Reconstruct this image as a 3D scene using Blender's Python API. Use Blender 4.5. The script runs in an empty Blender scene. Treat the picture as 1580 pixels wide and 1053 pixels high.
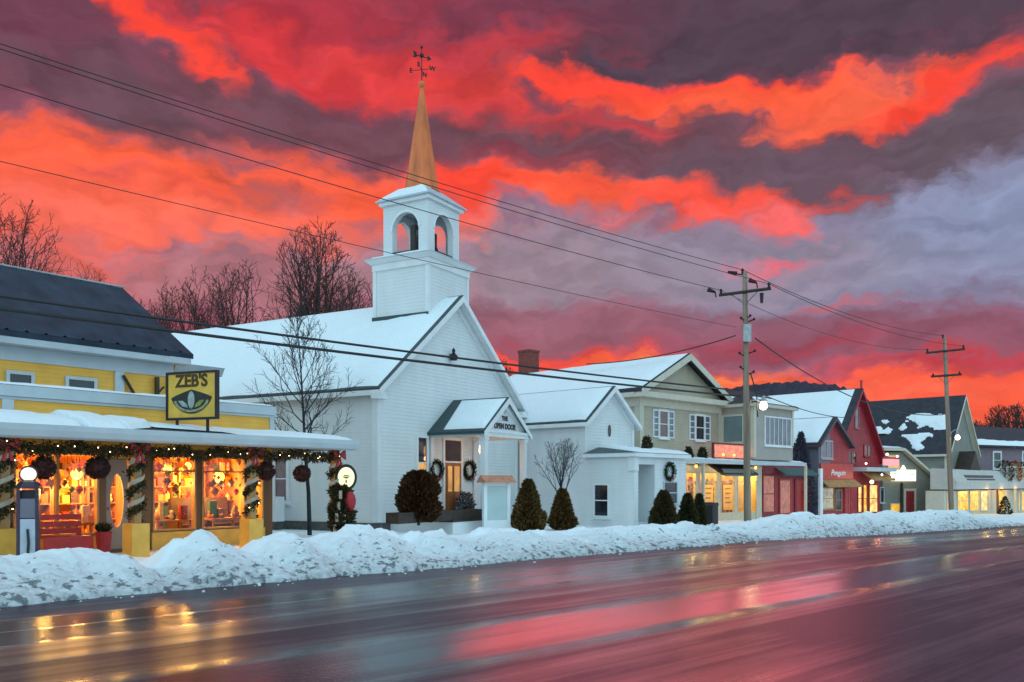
import bpy, bmesh, math, random
from mathutils import Vector, Matrix, noise

random.seed(7)
S = bpy.context.scene
COL = S.collection
R = math.radians
FPX, CX, HY, EYE = 1332.0, 790.0, 745.0, 1.6      # focal length and horizon of the view, eye height in metres

# ------------------------------------------------------------------ helpers
class Frame:
    """Local frame of a facade: u runs along the front, v goes back from it, z is up."""
    def __init__(s, x, y, deg, z=0.0):
        s.x, s.y, s.a, s.z = x, y, R(deg), z
        s.u = (math.sin(s.a), math.cos(s.a)); s.w = (-math.cos(s.a), math.sin(s.a))
    def world(s, u, v):
        return (s.x + u*s.u[0] + v*s.w[0], s.y + u*s.u[1] + v*s.w[1])
    def on_v(s, px, py, v):
        k = (px-CX)/FPX
        Y = (v + s.x*s.w[0] + s.y*s.w[1]) / (k*s.w[0] + s.w[1]); X = k*Y
        return ((X-s.x)*s.u[0] + (Y-s.y)*s.u[1], EYE + (HY-py)/FPX*Y - s.z)
    def on_u(s, px, py, u):
        k = (px-CX)/FPX
        Y = (u + s.x*s.u[0] + s.y*s.u[1]) / (k*s.u[0] + s.u[1]); X = k*Y
        return ((X-s.x)*s.w[0] + (Y-s.y)*s.w[1], EYE + (HY-py)/FPX*Y - s.z)
    def root(s, name, label, cat, group=None):
        return empty(name, (s.x, s.y, s.z), R(90)-s.a, label, cat, group)

def P(px, py, Y):
    return Vector(((px-CX)/FPX*Y, Y, EYE + (HY-py)/FPX*Y))

def tag(o, label=None, cat=None, group=None, kind=None):
    if label: o['label'] = label
    if cat: o['category'] = cat
    if group: o['group'] = group
    if kind: o['kind'] = kind
    return o

def empty(name, loc, rz=0, label=None, cat=None, group=None):
    o = bpy.data.objects.new(name, None); COL.objects.link(o)
    o.location = loc; o.rotation_euler = (0, 0, rz); o.empty_display_size = .2
    return tag(o, label, cat, group)

def copy_tree(o, parent=None):
    c = o.copy(); COL.objects.link(c); c.parent = parent
    for ch in list(o.children): copy_tree(ch, c)
    return c

class MB:
    def __init__(s): s.v = []; s.f = []; s.m = []
    def add(s, vs, fs, mi=0):
        b = len(s.v); s.v += [tuple(p) for p in vs]
        for f in fs: s.f.append([i+b for i in f]); s.m.append(mi)
        return s
    def box(s, x0, x1, y0, y1, z0, z1, mi=0):
        if x0 > x1: x0, x1 = x1, x0
        if y0 > y1: y0, y1 = y1, y0
        if z0 > z1: z0, z1 = z1, z0
        return s.add([(x0,y0,z0),(x1,y0,z0),(x1,y1,z0),(x0,y1,z0),(x0,y0,z1),(x1,y0,z1),(x1,y1,z1),(x0,y1,z1)],
              [(3,2,1,0),(4,5,6,7),(0,1,5,4),(1,2,6,5),(2,3,7,6),(3,0,4,7)], mi)
    def prism(s, prof, axis, c0, c1, mi=0):
        """prof: polygon of (h, z) pairs; axis 'v': h is u, extruded along v; axis 'u': h is v, extruded along u."""
        n = len(prof); m = (lambda h, z, c: (h, c, z)) if axis == 'v' else (lambda h, z, c: (c, h, z))
        vs = [m(h, z, c0) for h, z in prof] + [m(h, z, c1) for h, z in prof]
        fs = [tuple(range(n)), tuple(range(2*n-1, n-1, -1))] + [(i, (i+1) % n, (i+1) % n+n, i+n) for i in range(n)]
        return s.add(vs, fs, mi)
    def tube(s, pts, rad, n=6, mi=0, cap=True):
        pts = [Vector(p) for p in pts]; rings = []
        if not hasattr(rad, '__len__'): rad = [rad]*len(pts)
        for i, p in enumerate(pts):
            t = (pts[min(i+1, len(pts)-1)] - pts[max(i-1, 0)])
            if t.length < 1e-9: t = Vector((0, 0, 1))
            t.normalize()
            a = t.cross(Vector((0, 0, 1)) if abs(t.z) < .9 else Vector((1, 0, 0))).normalized(); b = t.cross(a)
            rings.append([p + (a*math.cos(2*math.pi*k/n) + b*math.sin(2*math.pi*k/n))*rad[i] for k in range(n)])
        vs = [q for r in rings for q in r]; fs = []
        for i in range(len(pts)-1):
            for k in range(n):
                fs.append((i*n+k, i*n+(k+1) % n, (i+1)*n+(k+1) % n, (i+1)*n+k))
        if cap: fs += [tuple(range(n-1, -1, -1)), tuple(range((len(pts)-1)*n, len(pts)*n))]
        return s.add(vs, fs, mi)
    def lathe(s, prof, c=(0, 0, 0), n=16, mi=0, rot=0.0):
        vs = []; fs = []
        for r, z in prof:
            for k in range(n):
                a = 2*math.pi*k/n + rot
                vs.append((c[0]+r*math.cos(a), c[1]+r*math.sin(a), c[2]+z))
        for i in range(len(prof)-1):
            for k in range(n):
                fs.append((i*n+k, i*n+(k+1) % n, (i+1)*n+(k+1) % n, (i+1)*n+k))
        fs += [tuple(range(n-1, -1, -1)), tuple(range((len(prof)-1)*n, len(prof)*n))]
        return s.add(vs, fs, mi)
    def ball(s, c, r, n=12, mi=0, sq=1.0):
        pr = [(max(1e-4, r*math.sin(math.pi*i/(n//2+2))), -r*sq*math.cos(math.pi*i/(n//2+2))) for i in range(n//2+3)]
        return s.lathe(pr, c, n, mi)
    def leaf(s, p, d, L, w, mi=0):
        d = Vector(d).normalized(); a = d.cross(Vector((random.uniform(-1, 1), random.uniform(-1, 1), random.uniform(-1, 1))))
        if a.length < 1e-4: a = d.orthogonal()
        a.normalize(); p = Vector(p)
        return s.add([p, p+d*L*.5+a*w*.5, p+d*L, p+d*L*.5-a*w*.5], [(0, 1, 2, 3)], mi)
    def build(s, name, mats, parent=None, smooth=False, recalc=True):
        me = bpy.data.meshes.new(name); me.from_pydata(s.v, [], s.f)
        if not isinstance(mats, (list, tuple)): mats = [mats]
        for m in mats: me.materials.append(m)
        if len(mats) > 1: me.polygons.foreach_set('material_index', s.m)
        if recalc:
            bm = bmesh.new(); bm.from_mesh(me); bmesh.ops.recalc_face_normals(bm, faces=bm.faces); bm.to_mesh(me); bm.free()
        if smooth: me.polygons.foreach_set('use_smooth', [True]*len(me.polygons))
        me.update()
        o = bpy.data.objects.new(name, me); COL.objects.link(o); o.parent = parent
        return o

def text(body, size, mat, parent, loc, rot=(math.pi/2, 0, 0), name='lettering', ext=.008, sx=1.0, shear=0.0, bold=0.0):
    cu = bpy.data.curves.new(name, 'FONT'); cu.body = body; cu.size = size; cu.extrude = ext
    cu.align_x = 'CENTER'; cu.align_y = 'CENTER'; cu.shear = shear; cu.offset = bold
    t = bpy.data.objects.new('tmp', cu); COL.objects.link(t)
    me = bpy.data.meshes.new_from_object(t.evaluated_get(bpy.context.evaluated_depsgraph_get()))
    bpy.data.objects.remove(t)
    me.materials.clear(); me.materials.append(mat)
    o = bpy.data.objects.new(name, me); COL.objects.link(o); o.parent = parent
    o.location = loc; o.rotation_euler = rot; o.scale = (sx, 1, 1)
    return o

# ------------------------------------------------------------------ materials
def newmat(name):
    m = bpy.data.materials.new(name); m.use_nodes = True
    return m, m.node_tree, m.node_tree.nodes['Principled BSDF']
def N(nt, t, **kw):
    n = nt.nodes.new(t)
    for k, v in kw.items(): setattr(n, k, v)
    return n
def mathn(nt, op, a, b=None, c=None):
    n = N(nt, 'ShaderNodeMath', operation=op)
    for i, q in enumerate((a, b, c)):
        if q is None: continue
        if isinstance(q, (int, float)): n.inputs[i].default_value = q
        else: nt.links.new(q, n.inputs[i])
    return n.outputs[0]
def rgba(c): return (c[0], c[1], c[2], 1)

def mat(name, c, rough=.6, var=.12, scale=3.0, bump=0.0, bscale=30.0, siding=0.0, metal=0.0, seams=None, spec=.5, streak=0.0):
    m, nt, b = newmat(name); L = nt.links.new
    tc = N(nt, 'ShaderNodeTexCoord')
    nz = N(nt, 'ShaderNodeTexNoise'); nz.inputs['Scale'].default_value = scale; nz.inputs['Detail'].default_value = 6
    if streak:
        mp = N(nt, 'ShaderNodeMapping'); mp.inputs['Scale'].default_value = (1, 1, streak); L(tc.outputs['Object'], mp.inputs[0]); L(mp.outputs[0], nz.inputs['Vector'])
    else: L(tc.outputs['Object'], nz.inputs['Vector'])
    mx = N(nt, 'ShaderNodeMixRGB'); mx.inputs[1].default_value = rgba([x*(1-var*1.4) for x in c]); mx.inputs[2].default_value = rgba([min(1, x*(1+var)) for x in c])
    rp = N(nt, 'ShaderNodeMapRange'); rp.inputs[1].default_value = .3; rp.inputs[2].default_value = .7; L(nz.outputs[0], rp.inputs[0]); L(rp.outputs[0], mx.inputs[0])
    L(mx.outputs[0], b.inputs['Base Color'])
    b.inputs['Roughness'].default_value = rough; b.inputs['Metallic'].default_value = metal
    b.inputs['Specular IOR Level'].default_value = spec
    h = None
    sp = N(nt, 'ShaderNodeSeparateXYZ'); L(tc.outputs['Object'], sp.inputs[0])
    if siding: h = mathn(nt, 'MULTIPLY', mathn(nt, 'SUBTRACT', 1.0, mathn(nt, 'FRACT', mathn(nt, 'DIVIDE', sp.outputs[2], siding))), 1.0)
    if seams:
        ax = sp.outputs[{'u': 0, 'v': 1}[seams[0]]]
        fr = mathn(nt, 'FRACT', mathn(nt, 'DIVIDE', ax, seams[1]))
        h = mathn(nt, 'LESS_THAN', fr, .08)
    if bump:
        n2 = N(nt, 'ShaderNodeTexNoise'); n2.inputs['Scale'].default_value = bscale; n2.inputs['Detail'].default_value = 5; L(tc.outputs['Object'], n2.inputs['Vector'])
        k = mathn(nt, 'MULTIPLY', n2.outputs[0], bump)
        h = k if h is None else mathn(nt, 'ADD', h, k)
    if h is not None:
        bp = N(nt, 'ShaderNodeBump'); bp.inputs['Strength'].default_value = .8; bp.inputs['Distance'].default_value = .03
        L(h, bp.inputs['Height']); L(bp.outputs[0], b.inputs['Normal'])
    return m

def emis(name, c, k, var=0.0, scale=6.0, c2=None):
    m, nt, b = newmat(name); L = nt.links.new
    b.inputs['Base Color'].default_value = rgba([x*.5 for x in c]); b.inputs['Roughness'].default_value = .3
    b.inputs['Emission Strength'].default_value = k
    if c2:
        tc = N(nt, 'ShaderNodeTexCoord'); vo = N(nt, 'ShaderNodeTexVoronoi'); vo.inputs['Scale'].default_value = scale; vo.feature = 'F1'; vo.distance = 'CHEBYCHEV'
        nz = N(nt, 'ShaderNodeTexNoise'); nz.inputs['Scale'].default_value = scale*.8; nz.inputs['Detail'].default_value = 4
        L(tc.outputs['Object'], vo.inputs['Vector']); L(tc.outputs['Object'], nz.inputs['Vector'])
        sp = N(nt, 'ShaderNodeSeparateXYZ'); L(vo.outputs['Color'], sp.inputs[0])
        f = mathn(nt, 'ADD', mathn(nt, 'MULTIPLY', sp.outputs[0], .45), mathn(nt, 'MULTIPLY', nz.outputs[0], .75))
        rp = N(nt, 'ShaderNodeMapRange'); rp.inputs[1].default_value = .32; rp.inputs[2].default_value = .88; L(f, rp.inputs[0])
        mx = N(nt, 'ShaderNodeMixRGB'); mx.inputs[1].default_value = rgba(c2); mx.inputs[2].default_value = rgba(c); L(rp.outputs[0], mx.inputs[0])
        L(mx.outputs[0], b.inputs['Emission Color'])
    else: b.inputs['Emission Color'].default_value = rgba(c)
    return m

def glassmat(name, fac=.08):
    m, nt, b = newmat(name); nt.nodes.remove(b); L = nt.links.new
    t = N(nt, 'ShaderNodeBsdfTransparent'); g = N(nt, 'ShaderNodeBsdfGlossy'); g.inputs['Roughness'].default_value = .02
    lw = N(nt, 'ShaderNodeLayerWeight'); lw.inputs[0].default_value = .5
    mx = N(nt, 'ShaderNodeMixShader'); L(mathn(nt, 'ADD', .03, mathn(nt, 'MULTIPLY', mathn(nt, 'POWER', lw.outputs['Facing'], 4.0), .6)), mx.inputs[0]); L(t.outputs[0], mx.inputs[1]); L(g.outputs[0], mx.inputs[2])
    L(mx.outputs[0], nt.nodes['Material Output'].inputs[0])
    return m

WHITE = mat('white_clapboard', (.74, .76, .77), .55, .045, 1.6, .15, 40, siding=.125, streak=.35)
TRIM = mat('white_trim', (.80, .82, .83), .5, .05, 2)
GREYTRIM = mat('pale_grey_trim', (.50, .56, .60), .5, .06, 2)
YELLOW = mat('yellow_clapboard', (.88, .45, .06), .55, .10, 1.5, .15, 40, siding=.11)
YELPLAIN = mat('yellow_paint', (.82, .44, .07), .5, .10, 4)
SHINGLE = mat('dark_shingle', (.035, .045, .05), .8, .3, 6, 1.0, 25)
NAVYROOF = mat('navy_metal_roof', (.030, .045, .070), .55, .25, 1.6, .12, 5, streak=.25, spec=.15)
GREENTRIM = mat('dark_green_edge', (.03, .055, .06), .5, .2, 5)
COPPER = mat('copper_sheet', (.80, .18, .045), .45, .28, 2.2, .10, 8, metal=.1, streak=.25)
BRICK = mat('red_brick', (.22, .05, .035), .8, .3, 14, .6, 40)
BEIGE = mat('beige_clapboard', (.46, .40, .30), .6, .08, 1.5, .15, 40, siding=.12)
BEIGETRIM = mat('cream_trim', (.62, .57, .46), .5, .06, 3)
CRIMSON = mat('crimson_clapboard', (.36, .022, .034), .55, .18, 1.5, .15, 40, siding=.13)
MAROON = mat('maroon_paint', (.30, .02, .035), .5, .15, 4)
REDPAINT = mat('red_paint', (.45, .02, .018), .4, .12, 4)
SLATESHADE = mat('slate_shade_clapboard', (.17, .16, .20), .6, .10, 1.5, .15, 40, siding=.13)
GREYWALL = mat('grey_clapboard', (.22, .22, .19), .6, .10, 1.5, .15, 40, siding=.13)
DARKROOF = mat('charcoal_roof', (.028, .030, .042), .75, .3, 3, .8, 20)
DARKWOOD = mat('dark_brown_wood', (.045, .028, .02), .6, .3, 5, .3, 20)
WARMWOOD = mat('warm_brown_wood', (.32, .12, .035), .45, .25, 4, .2, 20, streak=.15)
TANWOOD = mat('tan_wood', (.42, .24, .09), .55, .2, 4, .2, 20, streak=.15)
BLACK = mat('black_paint', (.012, .012, .014), .45, .2, 5)
IRON = mat('dark_iron', (.03, .02, .022), .5, .2, 8, metal=.4)
POLEWOOD = mat('weathered_pole_wood', (.28, .21, .15), .8, .3, 5, .6, 18, streak=.06)
GALV = mat('galvanised_steel', (.35, .37, .38), .4, .15, 5, metal=.7)
CABLE = mat('black_cable', (.012, .012, .015), .5, .1, 5)
GLASS = glassmat('shop_glass')
DARKGLASS = mat('dark_window_glass', (.02, .022, .03), .06, .2, 3, spec=.7)
PALEGLASS = mat('pale_teal_window', (.16, .24, .25), .08, .12, 1.5, spec=.8)
BLUEGLASS = mat('blue_grey_window', (.12, .15, .20), .08, .25, 2.5, spec=.8)
REDGLASS = mat('curtained_window', (.16, .07, .075), .10, .3, 3, spec=.7)
NEEDLE = [mat('evergreen_needles_%s' % n, c, .8, .25, 9, spec=.12) for n, c in (('deep', (.020, .032, .016)), ('mid', (.045, .055, .022)), ('brown', (.085, .055, .024)))]
RUST = [mat('shrub_twigs_%s' % n, c, .8, .3, 9, spec=.1) for n, c in (('deep', (.055, .024, .010)), ('mid', (.10, .045, .016)), ('light', (.16, .075, .026)))]
RIBBON = mat('cream_ribbon', (.42, .35, .27), .6, .1, 5)
REDRIB = mat('red_ribbon', (.40, .012, .02), .5, .15, 5)
BARK = mat('bare_tree_bark', (.060, .036, .034), .9, .3, 6, .6, 25)
BARKFAR = mat('reddish_twigs', (.075, .034, .030), .9, .3, 3)
BARKYOUNG = mat('young_tree_bark', (.030, .034, .042), .9, .3, 6)
PLASTIC = mat('pump_enamel', (.45, .50, .58), .35, .1, 5)
PUMPDARK = mat('pump_dark_enamel', (.035, .025, .05), .35, .2, 5)
STONE = mat('foundation_stone', (.10, .10, .095), .85, .3, 5, .6, 20)
TEALBOARD = mat('pale_teal_board', (.48, .58, .58), .4, .06, 2)
COPPERROOF = mat('terracotta_roof', (.55, .22, .13), .6, .2, 6, .3, 20)
GOODS = [mat('goods_%s' % n, c, .6, .2, 8) for n, c in (('red', (.30, .018, .012)), ('cream', (.7, .55, .3)), ('orange', (.7, .22, .03)), ('green', (.06, .14, .04)), ('brown', (.2, .08, .03)), ('gold', (.8, .45, .06)), ('dark', (.05, .02, .015)))]
WARMWALL = mat('warm_plank_wall', (.75, .34, .06), .6, .2, 3, .2, 10, streak=.2)
BULB = emis('warm_bulb', (1, .52, .10), 3.2)
FAIRY = emis('fairy_light', (1, .72, .35), 9)
GLOBE = emis('white_globe', (1, .88, .68), 1.15)
STREETLIGHT = emis('street_light_glow', (1, .80, .38), 16)
CREAMFACE = emis('glowing_cream_face', (1, .93, .55), 1.0)
CREAMSIGN = emis('glowing_cream_sign', (1, .92, .62), 2.0)
PINKSIGN = emis('glowing_pink_sign', (1, .38, .40), .75)
LITSHOP = emis('lit_yellow_shop_window', (1, .62, .07), 1.15, scale=3.2, c2=(.42, .14, .015))
LITSHOP2 = emis('lit_cream_shop_window', (1, .76, .26), 1.15, scale=3.4, c2=(.45, .17, .03))
LITRED = emis('lit_red_shop_window', (.9, .30, .20), .34, scale=6, c2=(.14, .02, .02))
LITGOLD = emis('church_pane_and_door_glow', (1, .50, .14), .55, scale=3, c2=(.35, .12, .03))
LITDIM = emis('dim_lit_window', (.75, .62, .45), .45, scale=4, c2=(.12, .08, .05))
REDGLOW = emis('red_lit_sign', (1, .30, .18), .85, scale=7, c2=(.5, .10, .07))
AMBERPANE = emis('amber_upper_pane', (1, .55, .16), .7, scale=5, c2=(.5, .18, .04))

def snowmat(name, dirt):
    m, nt, b = newmat(name); L = nt.links.new
    tc = N(nt, 'ShaderNodeTexCoord')
    n1 = N(nt, 'ShaderNodeTexNoise'); n1.inputs['Scale'].default_value = 2.2; n1.inputs['Detail'].default_value = 8; L(tc.outputs['Object'], n1.inputs['Vector'])
    n2 = N(nt, 'ShaderNodeTexNoise'); n2.inputs['Scale'].default_value = 9; n2.inputs['Detail'].default_value = 6; L(tc.outputs['Object'], n2.inputs['Vector'])
    mx = N(nt, 'ShaderNodeMixRGB'); mx.inputs[1].default_value = (.80, .86, .90, 1); mx.inputs[2].default_value = (.88, .92, .94, 1); L(n1.outputs[0], mx.inputs[0])
    out = mx.outputs[0]
    if dirt:
        at = N(nt, 'ShaderNodeAttribute', attribute_name='dirt')
        n3 = N(nt, 'ShaderNodeTexNoise'); n3.inputs['Scale'].default_value = 6.5; n3.inputs['Detail'].default_value = 5; n3.inputs['Roughness'].default_value = .62; L(tc.outputs['Object'], n3.inputs['Vector'])
        # specks of road grit, denser where the plough threw them
        lo = mathn(nt, 'SUBTRACT', .69, mathn(nt, 'MULTIPLY', at.outputs['Fac'], .19))
        sk = N(nt, 'ShaderNodeMapRange'); L(n3.outputs[0], sk.inputs[0]); L(lo, sk.inputs[1]); L(mathn(nt, 'ADD', lo, .07), sk.inputs[2]); sk.inputs[3].default_value = 0; sk.inputs[4].default_value = .85
        gr = mathn(nt, 'MULTIPLY', mathn(nt, 'POWER', at.outputs['Fac'], 1.5), mathn(nt, 'MULTIPLY', n2.outputs[0], 1.25))
        d1 = N(nt, 'ShaderNodeMixRGB'); L(gr, d1.inputs[0]); L(out, d1.inputs[1]); d1.inputs[2].default_value = (.26, .27, .28, 1)
        d2 = N(nt, 'ShaderNodeMixRGB'); L(sk.outputs[0], d2.inputs[0]); L(d1.outputs[0], d2.inputs[1]); d2.inputs[2].default_value = (.10, .11, .12, 1)
        out = d2.outputs[0]
    L(out, b.inputs['Base Color']); b.inputs['Roughness'].default_value = .7; b.inputs['Specular IOR Level'].default_value = .25
    bp = N(nt, 'ShaderNodeBump'); bp.inputs['Strength'].default_value = .55; bp.inputs['Distance'].default_value = .05
    L(mathn(nt, 'ADD', n2.outputs[0], mathn(nt, 'MULTIPLY', n1.outputs[0], .6)), bp.inputs['Height']); L(bp.outputs[0], b.inputs['Normal'])
    return m
SNOW = snowmat('clean_snow', False)
BANKSNOW = snowmat('ploughed_snow', True)

# ------------------------------------------------------------------ camera, light, sky
cam = bpy.data.cameras.new('camera'); co = bpy.data.objects.new('camera', cam); COL.objects.link(co)
co.location = (0, 0, EYE); co.rotation_euler = (R(90), 0, 0)
cam.sensor_width = 36; cam.lens = 36*FPX/1580; cam.shift_y = (HY-526.5)/1580; cam.clip_end = 6000; cam.clip_start = .1
S.camera = co
S.view_settings.view_transform = 'Standard'; S.view_settings.look = 'None'; S.view_settings.exposure = 0; S.view_settings.gamma = 1
S.cycles.use_denoising = True
S.cycles.max_bounces = 6; S.cycles.sample_clamp_indirect = 4.0; S.cycles.caustics_reflective = False; S.cycles.caustics_refractive = False

def srgb(r, g, b):
    f = lambda c: (c/255/12.92) if c <= 10 else ((c/255+.055)/1.055)**2.4
    return (f(r), f(g), f(b), 1)

W = bpy.data.worlds.new('World'); S.world = W; W.use_nodes = True
def build_sky():
    nt = W.node_tree; L = nt.links.new; bg = nt.nodes['Background']
    tc = N(nt, 'ShaderNodeTexCoord')
    nrm = N(nt, 'ShaderNodeVectorMath', operation='NORMALIZE'); L(tc.outputs['Generated'], nrm.inputs[0])
    sp = N(nt, 'ShaderNodeSeparateXYZ'); L(nrm.outputs[0], sp.inputs[0])
    az = mathn(nt, 'ARCTAN2', sp.outputs[0], sp.outputs[1]); el = mathn(nt, 'ARCSINE', sp.outputs[2])
    cb = N(nt, 'ShaderNodeCombineXYZ'); L(az, cb.inputs[0]); L(el, cb.inputs[1])
    # cloud turbulence: three sizes of drift, longer along the horizon than up
    def warp(vec, scale, amp, sx, sy, det, seed):
        mp = N(nt, 'ShaderNodeMapping'); mp.inputs['Scale'].default_value = (sx, sy, 1); mp.inputs['Location'].default_value = (seed, seed*.7, seed)
        L(cb.outputs[0], mp.inputs[0])
        nz = N(nt, 'ShaderNodeTexNoise'); nz.inputs['Scale'].default_value = scale; nz.inputs['Detail'].default_value = det; nz.inputs['Roughness'].default_value = .58
        L(mp.outputs[0], nz.inputs['Vector'])
        s = N(nt, 'ShaderNodeVectorMath', operation='SUBTRACT'); L(nz.outputs['Color'], s.inputs[0]); s.inputs[1].default_value = (.5, .5, .5)
        m = N(nt, 'ShaderNodeVectorMath', operation='MULTIPLY'); L(s.outputs[0], m.inputs[0]); m.inputs[1].default_value = (amp*1.6, amp, 0)
        a = N(nt, 'ShaderNodeVectorMath', operation='ADD'); L(vec, a.inputs[0]); L(m.outputs[0], a.inputs[1])
        return a.outputs[0]
    v = warp(cb.outputs[0], 5.5, .095, 1, 1.7, 4, 3.1)
    v = warp(v, 15.0, .055, 1, 1.6, 5, 9.7)
    v = warp(v, 34.0, .014, 1, 1.5, 6, 5.3)
    # base gradient by elevation
    rp = N(nt, 'ShaderNodeValToRGB'); cr = rp.color_ramp
    stops = [(0, (255, 116, 78)), (.088, (252, 96, 68)), (.112, (222, 78, 72)), (.140, (178, 78, 90)), (.185, (150, 90, 112)), (.25, (150, 120, 142)), (.30, (150, 112, 134)), (.36, (138, 82, 100)), (.46, (112, 70, 88)), (.55, (94, 64, 80)), (.65, (150, 74, 84)), (.80, (176, 92, 104)), (1, (150, 104, 126))]
    cr.elements[0].position = 0; cr.elements[0].color = srgb(*stops[0][1]); cr.elements[1].position = 1; cr.elements[1].color = srgb(*stops[-1][1])
    for p, c in stops[1:-1]:
        e = cr.elements.new(p); e.color = srgb(*c)
    s2 = N(nt, 'ShaderNodeSeparateXYZ'); L(v, s2.inputs[0]); L(s2.outputs[1], rp.inputs[0])
    col = rp.outputs[0]
    Rd, Or, Dk, Mv, Bl, Pk, DR = (255, 74, 58), (255, 98, 66), (104, 68, 86), (138, 80, 98), (130, 140, 172), (205, 110, 120), (196, 58, 70)
    blobs = [  # cx, cy, rx, ry, tilt down to the right, colour, softness, opacity
        (1420, 395, 430, 130, -8, Bl, .7, 1), (1030, 420, 480, 72, 2, (150, 138, 158), .6, 1), (1560, 320, 200, 115, -15, (140, 150, 182), .8, .8),
        (120, 420, 330, 66, 0, (204, 116, 120), .7, .85), (520, 425, 260, 76, 0, (176, 120, 130), .7, .85), (780, 425, 230, 80, 0, (154, 134, 148), .6, 1),
        (1320, 516, 440, 44, 3, (142, 86, 104), .6, .95), (840, 506, 300, 36, 0, (156, 100, 116), .7, .9), (320, 425, 300, 50, 0, (178, 116, 124), .7, .7),
        (230, 280, 470, 80, 3, Or, .5, 1), (60, 300, 240, 82, 0, (255, 104, 78), .6, .8), (560, 285, 150, 50, 10, Or, .6, .9), (330, 345, 330, 34, 0, (255, 118, 98), .8, .6),
        (560, 50, 340, 80, 0, (186, 58, 72), .7, .95), (235, 45, 190, 30, 25, Rd, .6, 1), (420, 70, 170, 34, 12, (236, 64, 64), .8, .8), (650, 120, 170, 30, 6, (246, 70, 62), .7, .9), (350, 120, 66, 34, 40, Rd, .6, .95),
        (140, 120, 270, 62, 20, (108, 76, 88), .5, 1), (470, 176, 215, 42, 4, (114, 76, 88), .5, 1), (30, 30, 160, 50, 8, (116, 64, 84), .7, .8), (600, 215, 110, 26, 10, (126, 66, 82), .7, .8),
        (1210, 40, 580, 88, 0, (86, 68, 82), .45, 1), (800, 36, 200, 44, 0, (122, 60, 80), .8, .9),
        (900, 222, 390, 66, 3, (114, 76, 88), .5, 1), (1310, 250, 370, 80, -4, (106, 84, 98), .5, 1), (1500, 215, 230, 60, -20, (102, 86, 98), .5, .95),
        (740, 160, 150, 30, 8, (220, 66, 66), .7, .85), (900, 128, 150, 22, 6, Rd, .6, .9), (1060, 142, 260, 26, 3, Rd, .5, 1), (1180, 150, 260, 26, 3, Or, .6, .9), (1300, 168, 130, 36, -4, Or, .5, 1), (1440, 132, 150, 34, -13, Rd, .5, 1), (1330, 150, 160, 24, -10, (255, 108, 78), .7, .8), (720, 92, 200, 30, -6, (206, 62, 70), .7, .7),
        (860, 300, 270, 30, 4, Or, .5, 1), (1090, 318, 190, 28, 8, (255, 88, 72), .5, 1), (730, 290, 120, 36, 2, Rd, .6, .9), (1200, 340, 76, 20, 10, (250, 108, 106), .7, .8),
        (960, 346, 60, 14, 4, (226, 110, 112), .8, .7), (1185, 405, 52, 12, 0, (224, 110, 126), .8, .9), (1275, 468, 70, 10, 0, (196, 100, 112), .8, .6),
        (960, 192, 60, 18, 10, (214, 68, 74), .8, .8), (830, 250, 120, 20, 5, (150, 66, 78), .8, .8), (490, 100, 80, 24, 20, (206, 58, 66), .8, .7), (430, 308, 56, 18, 0, (150, 92, 102), .8, .7), (150, 262, 60, 14, 0, (206, 84, 84), .8, .6), (300, 300, 90, 16, 12, (222, 84, 76), .8, .6),
        (860, 560, 180, 18, 0, (248, 84, 68), .7, 1), (1060, 578, 170, 18, 4, (255, 124, 70), .7, 1), (1420, 592, 320, 20, 0, (255, 96, 70), .6, 1), (1250, 606, 330, 16, 0, (255, 112, 84), .7, .8), (1480, 552, 220, 9, 0, (206, 64, 78), .8, .7), (1180, 530, 160, 14, 2, (170, 72, 88), .8, .8), (640, 430, 120, 40, 0, (164, 126, 138), .8, .6),
    ]
    bm = N(nt, 'ShaderNodeMapping'); bm.inputs['Scale'].default_value = (1, 2.6, 1); bm.inputs['Rotation'].default_value = (0, 0, R(6)); L(v, bm.inputs[0])
    bn = N(nt, 'ShaderNodeTexNoise'); bn.inputs['Scale'].default_value = 17; bn.inputs['Detail'].default_value = 8; bn.inputs['Roughness'].default_value = .6; L(bm.outputs[0], bn.inputs['Vector'])
    brk = mathn(nt, 'MULTIPLY', mathn(nt, 'SUBTRACT', bn.outputs[0], .5), 1.7)
    for (cx, cy, rx, ry, tl, c, soft, op) in blobs:
        a0 = math.atan((cx-CX)/FPX); k = math.cos(a0); e0 = math.atan((HY-cy)/FPX*k)
        mp = N(nt, 'ShaderNodeMapping', vector_type='TEXTURE')
        mp.inputs['Location'].default_value = (a0, e0, 0); mp.inputs['Rotation'].default_value = (0, 0, -R(tl))
        mp.inputs['Scale'].default_value = (rx/FPX*k*k, ry/FPX*k*math.cos(e0)**2, 1); L(v, mp.inputs[0])
        l0 = N(nt, 'ShaderNodeVectorMath', operation='LENGTH'); L(mp.outputs[0], l0.inputs[0]); ln = N(nt, 'ShaderNodeMath', operation='ADD'); L(l0.outputs['Value'], ln.inputs[0]); L(brk, ln.inputs[1])
        mr = N(nt, 'ShaderNodeMapRange', interpolation_type='SMOOTHSTEP'); L(ln.outputs[0], mr.inputs[0])
        mr.inputs[1].default_value = 1+soft*.75; mr.inputs[2].default_value = max(.05, 1-soft*1.15); mr.inputs[3].default_value = 0; mr.inputs[4].default_value = op
        mx = N(nt, 'ShaderNodeMixRGB'); L(mr.outputs[0], mx.inputs[0]); L(col, mx.inputs[1]); mx.inputs[2].default_value = srgb(*c)
        col = mx.outputs[0]
    # fine mottling inside the clouds
    mp = N(nt, 'ShaderNodeMapping'); mp.inputs['Scale'].default_value = (1, 3.0, 1); L(v, mp.inputs[0])
    nz = N(nt, 'ShaderNodeTexNoise'); nz.inputs['Scale'].default_value = 15; nz.inputs['Detail'].default_value = 7; L(mp.outputs[0], nz.inputs['Vector'])
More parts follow.
